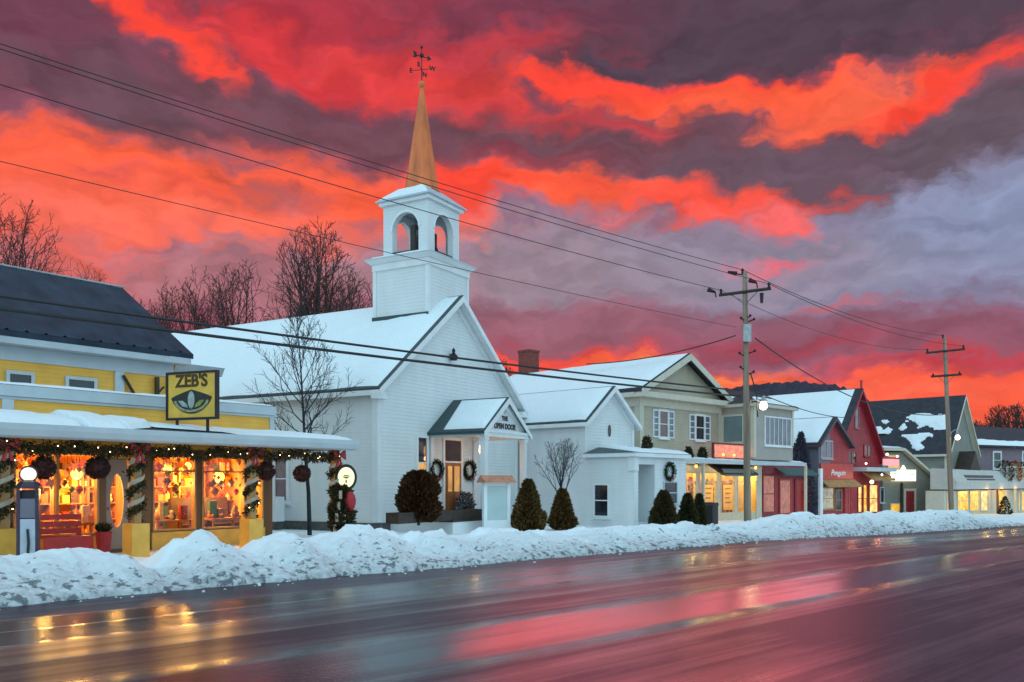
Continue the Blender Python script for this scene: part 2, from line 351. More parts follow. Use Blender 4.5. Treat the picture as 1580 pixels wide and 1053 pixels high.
    mr = N(nt, 'ShaderNodeMapRange'); L(nz.outputs[0], mr.inputs[0]); mr.inputs[1].default_value = .3; mr.inputs[2].default_value = .7; mr.inputs[3].default_value = .80; mr.inputs[4].default_value = 1.18
    ml = N(nt, 'ShaderNodeMixRGB', blend_type='MULTIPLY'); ml.inputs[0].default_value = 1; L(col, ml.inputs[1]); L(mr.outputs[0], ml.inputs[2])
    # pale blue evening sky overhead and behind, thinly clouded
    sky = N(nt, 'ShaderNodeTexSky', sky_type='NISHITA'); sky.sun_disc = False; sky.sun_elevation = R(SUN_EL); sky.sun_rotation = R(SUN_AZ)
    sk = N(nt, 'ShaderNodeMixRGB', blend_type='MULTIPLY'); sk.inputs[0].default_value = 1; L(sky.outputs[0], sk.inputs[1]); sk.inputs[2].default_value = (.08, .08, .08, 1)
    pale = N(nt, 'ShaderNodeMixRGB', blend_type='ADD'); pale.inputs[0].default_value = 1; L(sk.outputs[0], pale.inputs[1]); pale.inputs[2].default_value = BACKSKY
    front = N(nt, 'ShaderNodeMapRange', interpolation_type='SMOOTHSTEP'); L(mathn(nt, 'ABSOLUTE', az), front.inputs[0]); front.inputs[1].default_value = .75; front.inputs[2].default_value = 1.45; front.inputs[3].default_value = 1; front.inputs[4].default_value = 0
    up = N(nt, 'ShaderNodeMapRange', interpolation_type='SMOOTHSTEP'); L(el, up.inputs[0]); up.inputs[1].default_value = .80; up.inputs[2].default_value = 1.20; up.inputs[3].default_value = 1; up.inputs[4].default_value = 0
    fm = mathn(nt, 'MULTIPLY', front.outputs[0], up.outputs[0])
    fin = N(nt, 'ShaderNodeMixRGB'); L(fm, fin.inputs[0]); L(pale.outputs[0], fin.inputs[1]); L(ml.outputs[0], fin.inputs[2])
    L(fin.outputs[0], bg.inputs[0]); bg.inputs[1].default_value = 1.0
    W.cycles.sampling_method = 'MANUAL'; W.cycles.sample_map_resolution = 1024
SUN_EL, SUN_AZ = 4.0, 8.0
BACKSKY = (.60, .94, 1.12, 1)
build_sky()

sun = bpy.data.lights.new('sun', 'SUN'); sun.energy = .36; sun.angle = R(28); sun.color = (1, .13, .14)
so = bpy.data.objects.new('sun', sun); COL.objects.link(so)
# low evening light through the cloud over the rooftops
so.rotation_euler = Vector((-math.sin(R(SUN_AZ))*math.cos(R(SUN_EL+8)), -math.cos(R(SUN_AZ))*math.cos(R(SUN_EL+8)), -math.sin(R(SUN_EL+8)))).to_track_quat('-Z', 'Y').to_euler()

# ------------------------------------------------------------------ terrain and road
RD = (math.sin(R(46.6)), math.cos(R(46.6))); RN = (-RD[1], RD[0])
RROT = math.atan2(RD[1], RD[0])
def so_xy(s, o): return (s*RD[0]+o*RN[0], s*RD[1]+o*RN[1])
def xy_so(x, y): return (x*RD[0]+y*RD[1], x*RN[0]+y*RN[1])
def gz(s):                                   # the street falls gently away to the right
    t = max(0.0, s-18.0); return -.0135*t*min(1, t/10.0) if t < 200 else -.0135*200
TILTED_RUTS = ((6.05, 7.0, .06, .5), (9.55, 10.25, .10, .28), (10.55, 11.25, .10, .30))   # worn wheel tracks, their slope shaped to mirror the red sky: near edge, far edge, cross slope, width of the step back up
def tilted_rut(o):
    z = 0.0
    for a, b, k, w in TILTED_RUTS:
        if a-w < o < a: z -= k*(b-a)*.5*(1-math.cos(math.pi*(o-a+w)/w))/2
        elif a <= o <= b: z += k*(o-a) - k*(b-a)*.5
        elif b < o < b+w: z += k*(b-a)*.5*(1+math.cos(math.pi*(o-b)/w))/2
    return z
def road_z(s, o): return gz(s) + .05 - .022*abs(o-8.3) + tilted_rut(o)*(.75+.5*noise.noise(Vector((s*.12, o*.1, 2))))
def bank_base(s):
    return 13.3

def strip(name, s_list, o_list, zf, m, kind='structure', label=None, cat=None, smooth=True):
    mb = MB(); n = len(o_list)
    vs = [(s, o, zf(s, o)) for s in s_list for o in o_list]
    fs = [(i*n+j, (i+1)*n+j, (i+1)*n+j+1, i*n+j+1) for i in range(len(s_list)-1) for j in range(n-1)]
    ob = mb.add(vs, fs).build(name, m, None, smooth)
    ob.rotation_euler = (0, 0, RROT)
    return tag(ob, label, cat, None, kind)

def roadmat():
    m, nt, b = newmat('wet_asphalt'); L = nt.links.new
    tc = N(nt, 'ShaderNodeTexCoord'); sp = N(nt, 'ShaderNodeSeparateXYZ'); L(tc.outputs['Object'], sp.inputs[0])
    def nz(sx, sy, sc, det=5, rough=.55):
        mp = N(nt, 'ShaderNodeMapping'); mp.inputs['Scale'].default_value = (sx, sy, 1); L(tc.outputs['Object'], mp.inputs[0])
        n = N(nt, 'ShaderNodeTexNoise'); n.inputs['Scale'].default_value = sc; n.inputs['Detail'].default_value = det; n.inputs['Roughness'].default_value = rough; L(mp.outputs[0], n.inputs['Vector'])
        return n.outputs[0]
    streak = nz(.05, 2.4, 1.0); fine = nz(.12, 9, 1.0); blotch = nz(.25, .8, 1.0); grain = nz(.5, 1, 38, 4)
    # o wobbles a little so the wheel tracks are not ruled lines
    o = mathn(nt, 'ADD', sp.outputs[1], mathn(nt, 'MULTIPLY', mathn(nt, 'SUBTRACT', nz(.1, .1, 1.0), .5), .9))
    rp = N(nt, 'ShaderNodeValToRGB'); L(mathn(nt, 'DIVIDE', o, 16.0), rp.inputs[0]); cr = rp.color_ramp
    wet = [(0, .10), (2, .12), (4, .15), (5.6, .15), (6.0, .75), (6.3, 1.0), (6.6, .7), (6.95, .95), (7.25, .20), (8.2, .12), (9.1, .12), (9.6, .85), (10.15, .95), (10.4, .40), (10.7, .95), (11.1, .85), (11.5, .10), (13, .0), (16, 0)]
    cr.elements[0].position = 0; cr.elements[0].color = (wet[0][1],)*3+(1,); cr.elements[1].position = 1; cr.elements[1].color = (0, 0, 0, 1)
    for p, w in wet[1:-1]:
        e = cr.elements.new(p/16); e.color = (w, w, w, 1)
    sub = mathn(nt, 'ADD', mathn(nt, 'MULTIPLY', mathn(nt, 'SUBTRACT', streak, .5), 1.7), mathn(nt, 'ADD', mathn(nt, 'MULTIPLY', mathn(nt, 'SUBTRACT', fine, .5), .7), mathn(nt, 'MULTIPLY', mathn(nt, 'SUBTRACT', blotch, .5), 1.5)))
    w = mathn(nt, 'ADD', rp.outputs[0], sub)
    w = N(nt, 'ShaderNodeClamp').outputs[0] if False else mathn(nt, 'MINIMUM', mathn(nt, 'MAXIMUM', w, 0.0), 1.0)
    mr = N(nt, 'ShaderNodeMapRange'); L(w, mr.inputs[0]); mr.inputs[3].default_value = .36; mr.inputs[4].default_value = .15
    L(mr.outputs[0], b.inputs['Roughness'])
    mx = N(nt, 'ShaderNodeMixRGB'); mx.inputs[1].default_value = (.032, .021, .034, 1); mx.inputs[2].default_value = (.017, .011, .017, 1); L(w, mx.inputs[0])
    # faint worn paint line near the crown
    ln = mathn(nt, 'LESS_THAN', mathn(nt, 'ABSOLUTE', mathn(nt, 'SUBTRACT', sp.outputs[1], 8.3)), .06)
    m2 = N(nt, 'ShaderNodeMixRGB'); L(mathn(nt, 'MULTIPLY', ln, mathn(nt, 'MULTIPLY', blotch, .5)), m2.inputs[0]); L(mx.outputs[0], m2.inputs[1]); m2.inputs[2].default_value = (.30, .28, .26, 1)
    gm = N(nt, 'ShaderNodeMapRange'); L(grain, gm.inputs[0]); gm.inputs[1].default_value = .3; gm.inputs[2].default_value = .7; gm.inputs[3].default_value = .45; gm.inputs[4].default_value = 1.6
    m3 = N(nt, 'ShaderNodeMixRGB', blend_type='MULTIPLY'); m3.inputs[0].default_value = 1; L(m2.outputs[0], m3.inputs[1]); L(gm.outputs[0], m3.inputs[2]); L(m3.outputs[0], b.inputs['Base Color'])
    sl = N(nt, 'ShaderNodeMapRange'); L(w, sl.inputs[0]); sl.inputs[3].default_value = .14; sl.inputs[4].default_value = 1.0
    L(sl.outputs[0], b.inputs['Specular IOR Level'])
    bp = N(nt, 'ShaderNodeBump'); bp.inputs['Strength'].default_value = .16; bp.inputs['Distance'].default_value = .008
    L(mathn(nt, 'ADD', grain, mathn(nt, 'MULTIPLY', fine, .5)), bp.inputs['Height']); L(bp.outputs[0], b.inputs['Normal'])
    return m
sl = [-60, -20] + [x*1.0 for x in range(-10, 80)] + [90, 110, 140, 200, 300, 500]
strip('road', sl, [1.0+.5*i for i in range(0, 9)]+[5.3+.06*i for i in range(0, 110)]+[12.0, 12.5, 13, 13.5, 14], road_z, roadmat(), label='wet dark street with glossy wheel tracks in front of the shops', cat='road')
strip('snowy_ground', [-400, -60, -20] + [x*4.0 for x in range(-2, 25)] + [120, 160, 220, 400, 900, 1600], [13.6, 16, 20, 30, 60, 150, 500, 1500],
      lambda s, o: gz(s) - .02 + (.0 if o < 30 else .0), SNOW, label='snow covered ground behind the street', cat='snowy ground')
strip('snowy_verge', [-400, -60, -20] + [x*4.0 for x in range(-2, 25)] + [120, 220, 500, 1600], [-1500, -300, -60, -10, 1.4],
      lambda s, o: gz(s) - .10, SNOW, label='snow covered verge on the near side of the street', cat='snowy ground')

def snow_bank():
    ctrl = [(-120, 850), (0, 846), (40, 840), (90, 836), (140, 838), (172, 846), (200, 860), (228, 862), (262, 828), (298, 814), (345, 832), (370, 842), (395, 822), (428, 811), (462, 824), (500, 815), (540, 806), (580, 812), (606, 824), (635, 813), (690, 818), (750, 811), (850, 814), (950, 808), (1040, 806), (1100, 804), (1150, 800), (1200, 791), (1290, 790), (1400, 787), (1440, 785), (1475, 790), (1500, 799), (1530, 806)]
    cs = []
    for px, py in ctrl:
        k = (px-CX)/FPX; o = bank_base(0)+1.9
        Y = o/(k*RN[0]+RN[1]); s = (k*RD[0]+RD[1])*Y
        cs.append((s, EYE-(py-HY)/FPX*Y - gz(s)))
    cs = [(-30, .55), (-10, .6)] + cs
    def crest(s):
        if s <= cs[0][0]: return cs[0][1]
        for (a, ha), (b, hb) in zip(cs, cs[1:]):
            if s <= b:
                t = (s-a)/(b-a); t = t*t*(3-2*t)*.6+t*.4; return ha+(hb-ha)*t
        return cs[-1][1]
    s0, s1, ds, no, wd = -14.0, cs[-1][0]+1.2, .055, 80, 5.6
    ns = int((s1-s0)/ds)+1; vs = []; dirt = []
    for i in range(ns):
        s = s0+i*ds; h = crest(s); endf = min(1, max(0, (s1-s)/1.5))
        for j in range(no+1):
            o = wd*j/no; fr = noise.noise(Vector((s*.55, 3.3, 0)))*.35 + noise.noise(Vector((s*1.9, 8.3, 0)))*.16
            oo = o + fr*max(0, 1-o/2.4)
            if o < 1.9: t = o/1.9; base = h*(math.sin(min(1, t)*math.pi/2)**.85)
            else: t = min(1, (o-1.9)/1.7); base = h*(1-.88*t*t*(3-2*t))
            p = Vector((s, o*1.0, 0)); amp = min(1, o/.7)
            vq = p*1.15+Vector((noise.noise(p*2.1), noise.noise(p*2.1+Vector((9, 0, 0))), 0))*.35
            d1 = noise.voronoi(vq)[0]; d2 = noise.voronoi(vq*2.7+Vector((3, 7, 0)))[0]
            lump = noise.noise(p*.9)*.10 + (.42-d1[0])*.52*min(1, (d1[1]-d1[0])*4) - .03 + (.40-d2[0])*.17*min(1, (d2[1]-d2[0])*4) + abs(noise.noise(p*6.5))*.05 + noise.noise(p*13)*.014
            lump = lump*.85 - .05
            if o > 1.6: lump *= max(.15, 1-(o-1.6)*.7)
            z = (base + lump*amp)*endf
            if j == 0 or j == no: z = -.12
            vs.append((s, bank_base(s)-.25+oo, gz(s)-.03+z))
            low = max(0, 1-o/1.75); tre = noise.noise(Vector((s*.45, o*.8, 7)))*.5+.5
            dirt.append(max(0, min(1, (low**1.1)*.75 + (.42*tre if o < 1.75 else .05))) * (1.0 if o > .12 else 1.0))
    n = no+1
    fs = [(i*n+j, (i+1)*n+j, (i+1)*n+j+1, i*n+j+1) for i in range(ns-1) for j in range(no)]
    ob = MB().add(vs, fs).build('snow_bank', BANKSNOW, None, True)
    at = ob.data.attributes.new('dirt', 'FLOAT', 'POINT'); at.data.foreach_set('value', dirt)
    ob.rotation_euler = (0, 0, RROT)
    tag(ob, 'long lumpy bank of ploughed snow flecked with road grit', 'snow bank', None, 'stuff')
    # loose frozen lumps that rolled off the bank on to the road edge
    mb = MB()
    for i in range(170):
        s = random.uniform(-8, s1-1); o = bank_base(s)-.30+random.uniform(-.35, .25) - random.random()**3*.3
        r = random.uniform(.010, .035); b = len(mb.v)
        z = gz(s)-.05 if o < bank_base(s) else gz(s)+crest(s)*math.sin(min(1, (o-bank_base(s)+.25)/1.9)*math.pi/2)*.98
        mb.ball((s, o, z+r*.3), r, 6, 0, random.uniform(.5, .9))
    o2 = mb.build('snow_lumps', BANKSNOW, None, False); o2.rotation_euler = (0, 0, RROT)
    at = o2.data.attributes.new('dirt', 'FLOAT', 'POINT'); at.data.foreach_set('value', [.45]*len(o2.data.vertices))
    tag(o2, 'scattered frozen snow lumps along the road edge of the bank', 'snow lumps', None, 'stuff')
snow_bank()

def hill():
    prof = [(900, 640), (1050, 612), (1120, 600), (1180, 593), (1240, 590), (1290, 596), (1325, 612), (1360, 632), (1440, 650), (1600, 668), (1800, 690)]
    def top(px):
        for (a, ya), (b, yb) in zip(prof, prof[1:]):
            if px <= b: t = (px-a)/(b-a); t = t*t*(3-2*t); return ya+(yb-ya)*t
        return prof[-1][1]
    vs = []; nc, nr = 220, 26
    for i in range(nc+1):
        px = 900+900*i/nc
        for j in range(nr+1):
            t = j/nr; Y = 170+t*330
            zt = EYE+(HY-top(px))/FPX*500
            z = -8+(zt+8)*t**1.25 + (noise.noise(Vector((px*.09, t*20, 1)))*2.2 + abs(noise.noise(Vector((px*.31, t*40, 5))))*3.0)*(.25+.75*t)
            vs.append(((px-CX)/FPX*Y, Y, z))
    n = nr+1
    vs += [(x, y+90, -20) for x, y, z in [vs[i*n+nr] for i in range(nc+1)]]
    fs = [(i*n+j, (i+1)*n+j, (i+1)*n+j+1, i*n+j+1) for i in range(nc) for j in range(nr)]
    b = (nc+1)*n; fs += [(i*n+nr, (i+1)*n+nr, b+i+1, b+i) for i in range(nc)]
    m, nt, bs = newmat('forested_hill'); L = nt.links.new
    tc = N(nt, 'ShaderNodeTexCoord'); sp = N(nt, 'ShaderNodeSeparateXYZ'); L(tc.outputs['Object'], sp.inputs[0])
    nz = N(nt, 'ShaderNodeTexNoise'); nz.inputs['Scale'].default_value = .06; nz.inputs['Detail'].default_value = 8; L(tc.outputs['Object'], nz.inputs['Vector'])
    n2 = N(nt, 'ShaderNodeTexNoise'); n2.inputs['Scale'].default_value = .5; n2.inputs['Detail'].default_value = 5; L(tc.outputs['Object'], n2.inputs['Vector'])
    mx = N(nt, 'ShaderNodeMixRGB'); mx.inputs[1].default_value = (.006, .012, .030, 1); mx.inputs[2].default_value = (.014, .024, .050, 1); L(n2.outputs[0], mx.inputs[0])
    f = N(nt, 'ShaderNodeMapRange'); L(mathn(nt, 'ADD', mathn(nt, 'MULTIPLY', nz.outputs[0], 30), mathn(nt, 'MULTIPLY', sp.outputs[2], -1.0)), f.inputs[0]); f.inputs[1].default_value = -4; f.inputs[2].default_value = 0
    m2 = N(nt, 'ShaderNodeMixRGB'); L(f.outputs[0], m2.inputs[0]); L(mx.outputs[0], m2.inputs[1]); m2.inputs[2].default_value = (.75, .82, .86, 1)
    L(m2.outputs[0], bs.inputs['Base Color']); bs.inputs['Roughness'].default_value = .9
    tag(MB().add(vs, fs).build('hill', m, None, False), 'dark forested hill behind the red gabled shops', 'hill', None, 'structure')
hill()

# ------------------------------------------------------------------ building helpers
def plane_map(pl, at):
    return (lambda a, d, z: (a, at-d, z)) if pl == 'v' else (lambda a, d, z: (at-d, a, z))
def pbox(mb, pl, at, a0, a1, d0, d1, z0, z1, mi=0):
    f = plane_map(pl, at); p, q = f(a0, d0, z0), f(a1, d1, z1)
    return mb.box(p[0], q[0], p[1], q[1], z0, z1, mi)

def window(par, pl, at, a0, a1, z0, z1, pane, frame=TRIM, nx=1, nz=1, t=.09, name='window', sill=True):
    a0, a1 = min(a0, a1), max(a0, a1)
    mb = MB()
    pbox(mb, pl, at, a0-t, a0, .001, .055, z0-t, z1+t); pbox(mb, pl, at, a1, a1+t, .001, .055, z0-t, z1+t)
    pbox(mb, pl, at, a0, a1, .001, .055, z1, z1+t); pbox(mb, pl, at, a0, a1, .001, .055, z0-t, z0)
    for i in range(1, nx): c = a0+(a1-a0)*i/nx; pbox(mb, pl, at, c-.02, c+.02, .001, .045, z0, z1)
    for i in range(1, nz): c = z0+(z1-z0)*i/nz; pbox(mb, pl, at, a0, a1, .001, .04, c-.02, c+.02)
    w = mb.build(name, frame, par)
    pbox(MB(), pl, at, a0, a1, .002, .02, z0, z1).build('pane', pane, w)
    if sill: pbox(MB(), pl, at, a0-t-.04, a1+t+.04, .001, .11, z0-t-.05, z0-t-.003).build('sill', frame, w)
    return w

def door(par, pl, at, a0, a1, z0, z1, m, frame=TRIM, panels=True, knob=True, t=.1):
    a0, a1 = min(a0, a1), max(a0, a1); mb = MB()
    pbox(mb, pl, at, a0, a1, .002, .03, z0, z1)
    if panels:
        w = (a1-a0)
        for c0, c1 in ((.1, .45), (.55, .9)):
            for h0, h1 in ((.06, .42), (.5, .93)): pbox(mb, pl, at, a0+w*c0, a0+w*c1, .03, .045, z0+(z1-z0)*h0, z0+(z1-z0)*h1)
    d = mb.build('door', m, par)
    mb = MB(); pbox(mb, pl, at, a0-t, a0, .001, .06, z0, z1+t); pbox(mb, pl, at, a1, a1+t, .001, .06, z0, z1+t); pbox(mb, pl, at, a0, a1, .001, .06, z1, z1+t)
    mb.build('frame', frame, d)
    if knob:
        f = plane_map(pl, at); MB().ball(f(a1-.1, .07, z0+.95), .04, 8).build('handle', GALV, d)
    return d

def snow_patch(par, A, B, C, D, thick, nx, ny, seed, up=(0, 0, 1), edge=.12, ragged=0.0, name='roof_snow', gaps=None):
    """Blanket of snow over the quad A-B (lower edge) C-D (upper edge): rounded rim, slightly uneven depth."""
    A, B, C, D = map(Vector, (A, B, C, D)); up = Vector(up); vs = []; fs = []
    for i in range(nx+1):
        for j in range(ny+1):
            s, t = i/nx, j/ny
            r = 0
            if ragged and j <= 1: r = (abs(noise.noise(Vector((s*9+seed, seed, 0))))*ragged)*(1-t)
            tt = min(1, t+r)
            p = (A*(1-s)+B*s)*(1-tt) + (D*(1-s)+C*s)*tt
            e = min(1, min(s, 1-s)*nx/2.0+0.0, min(t, 1-t)*ny/2.0) if True else 1
            h = thick*1.15*(min(1, .25+e) if e > 0 else 0)*(1+.5*noise.noise(p*.8+Vector((seed, 0, 0)))+.2*noise.noise(p*3))
            if gaps and t < gaps[1] and noise.noise(Vector((s*gaps[0]+seed*3.1, t*3, seed))) > .18: h = -.02
            vs.append(p+up*h + up*.004)
    n = ny+1
    for i in range(nx):
        for j in range(ny): fs.append((i*n+j, (i+1)*n+j, (i+1)*n+j+1, i*n+j+1))
    return MB().add(vs, fs).build(name, SNOW, par, True)

def gable(par, u0, u1, v0, v1, ez, az, over_e=.35, over_g=.3, th=.14, wall=WHITE, roof=SHINGLE, uc=None, base=-1.0, trim=TRIM, rake=.2, wallname='wall', roofname='roof', trimname='rake_trim', back_trim=False):
    """Gabled body with its gable towards -v: wall, two-slope roof, rake boards."""
    uc = (u0+u1)/2 if uc is None else uc
    MB().prism([(u0, base), (u1, base), (u1, ez), (uc, az), (u0, ez)], 'v', v0, v1).build(wallname, wall, par)
    kl = (az-ez)/(uc-u0); kr = (az-ez)/(u1-uc)
    L = (u0-over_e, ez-kl*over_e); Q = (u1+over_e, ez-kr*over_e)
    o = .006
    o2 = o+.05
    MB().prism([(L[0], L[1]+o), (uc, az+o), (Q[0], Q[1]+o), (Q[0], Q[1]+o2-.003), (uc, az+o2-.003), (L[0], L[1]+o2-.003)], 'v', v0-over_g+.002, v1+over_g-.002).build('soffit', trim, par)
    MB().prism([(L[0], L[1]+o2), (uc, az+o2), (Q[0], Q[1]+o2), (Q[0], Q[1]+o+th), (uc, az+o+th), (L[0], L[1]+o+th)], 'v', v0-over_g, v1+over_g).build(roofname, roof, par)
    mb = MB()
    g0, g1 = v0-over_g-.035, v0-over_g+.0
    mb.prism([(L[0]-.02, L[1]-.10), (uc, az-.12), (uc, az+th-.03), (L[0]-.02, L[1]+th-.03)], 'v', g0, g1-.002)
    mb.prism([(uc, az-.12), (Q[0]+.02, Q[1]-.10), (Q[0]+.02, Q[1]+th-.03), (uc, az+th-.03)], 'v', g0, g1-.002)
    # soffit-side frieze boards against the wall
    mb.prism([(u0, ez-rake), (uc, az-rake-.03), (uc, az-.01), (u0, ez-.01)], 'v', v0-.03, v0-.002)
    mb.prism([(uc, az-rake-.03), (u1, ez-rake), (u1, ez-.01), (uc, az-.01)], 'v', v0-.03, v0-.002)
    # eave boards along both sides
    mb.box(u0-over_e-.03, u0-over_e-.002, v0-over_g, v1+over_g, L[1]-.08, L[1]+th*.6)
    mb.box(u1+over_e+.002, u1+over_e+.03, v0-over_g, v1+over_g, Q[1]-.08, Q[1]+th*.6)
    mb.build(trimname, trim, par)
    return uc, L, Q

def slope_snow(par, L, uc, az, v0, v1, th, seed, thick=.13, lo=.12, hi=.06, m0=.22, m1=.1, nx=40, ny=14, **kw):
    """Snow on the slope from the eave L=(u,z) up to the ridge at uc, from v0 to v1."""
    d = Vector((uc-L[0], 0, az-L[1])); f = lambda t, v: (L[0]+d.x*t, v, L[1]+d.z*t+th+.006)
    ln = d.length
    return snow_patch(par, f(lo/ln, v0+m0), f(lo/ln, v1-m1), f(1-hi/ln, v1-m1), f(1-hi/ln, v0+m0), thick, nx, ny, seed, up=Vector((-d.z, 0, d.x)).normalized() if L[0] < uc else Vector((d.z, 0, -d.x)).normalized(), ragged=.030, **kw)

def shrub(name, label, loc, h, r, mats, n, group=None, cat='shrub', shape='cone', rz=0, ls=1.0):
    root = empty(name, loc, rz, label, cat, group)
    mb = MB()
    for i in range(n):
        t = random.random()**1.25 if shape == 'cone' else random.random()
        a = random.uniform(0, 2*math.pi); lump = 1+.30*noise.noise(Vector((math.cos(a)*1.6+loc[0], math.sin(a)*1.6+loc[1], t*5)))
        if shape == 'cone': rr = r*((1-t)**.75*(.55+.6*min(1, t*5+.35)))*lump
        else: rr = r*math.sqrt(max(.02, 1-max(0, t-.35)**2/.43))*(.8+.2*min(1, t*4))*lump
        q = rr*math.sqrt(random.uniform(.25, 1)); z = h*t*(1+.06*lump)
        d = (math.cos(a)*.8, math.sin(a)*.8, random.uniform(.1, 1.2))
        mb.leaf((q*math.cos(a), q*math.sin(a), z), d, random.uniform(.10, .20)*ls, random.uniform(.05, .09)*ls, random.choice((0, 1, 1, 2, 2)))
    mb.build('foliage', mats, root, recalc=False)
    st = MB(); st.tube([(0, 0, -.1), (.01, 0, h*.4), (0, .02, h*.85)], [.05, .035, .01], 6)
    for i in range(14):
        a = random.uniform(0, 6.28); z = h*random.uniform(.05, .7); q = r*.7*(1-z/h)
        st.tube([(0, 0, z), (q*math.cos(a), q*math.sin(a), z+.15*h*.5)], [.012, .005], 4)
    st.build('stem', BARK, root)
    return root

def ring(par, name, c, r, t, n, mats, nor='v', leaf=.09):
    mb = MB()
    for i in range(n):
        a = random.uniform(0, 6.283); b = random.uniform(0, 6.283); q = r+t*math.cos(b)*random.uniform(.4, 1); dd = t*math.sin(b)*.8
        x, z = q*math.cos(a), q*math.sin(a)
        p = Vector((c[0]+x, c[1]+dd-.02, c[2]+z)) if nor == 'v' else Vector((c[0]+dd, c[1]+x, c[2]+z))
        d = Vector((math.cos(a+random.uniform(.3, 2)), random.uniform(-.9, .3), math.sin(a+random.uniform(.3, 2))))
        mb.leaf(p, d, leaf, leaf*.35, random.choice((0, 0, 1)))
    return mb.build(name, mats, par, recalc=False)

def wreath(F, u, v, z, r, label, group='evergreen wreaths on white walls'):
    x, y = F.world(u, v-.07)
    root = empty('wreath', (x, y, F.z+z), R(90)-F.a, label, 'wreath', group)
    ring(root, 'greenery', (0, 0, 0), r, r*.30, 520, NEEDLE[:2])
    mb = MB(); mb.tube([(r*math.cos(a*.3), .0, r*math.sin(a*.3)) for a in range(22)], r*.16, 5); mb.build('hoop', NEEDLE[0], root)
    mb = MB()
    for s in (-1, 1): mb.prism([(0, -r), (s*r*.32, -r*.86), (s*r*.32, -r*1.14)], 'v', -r*.45, -r*.38)
    mb.build('bow', REDRIB, root)
    return root

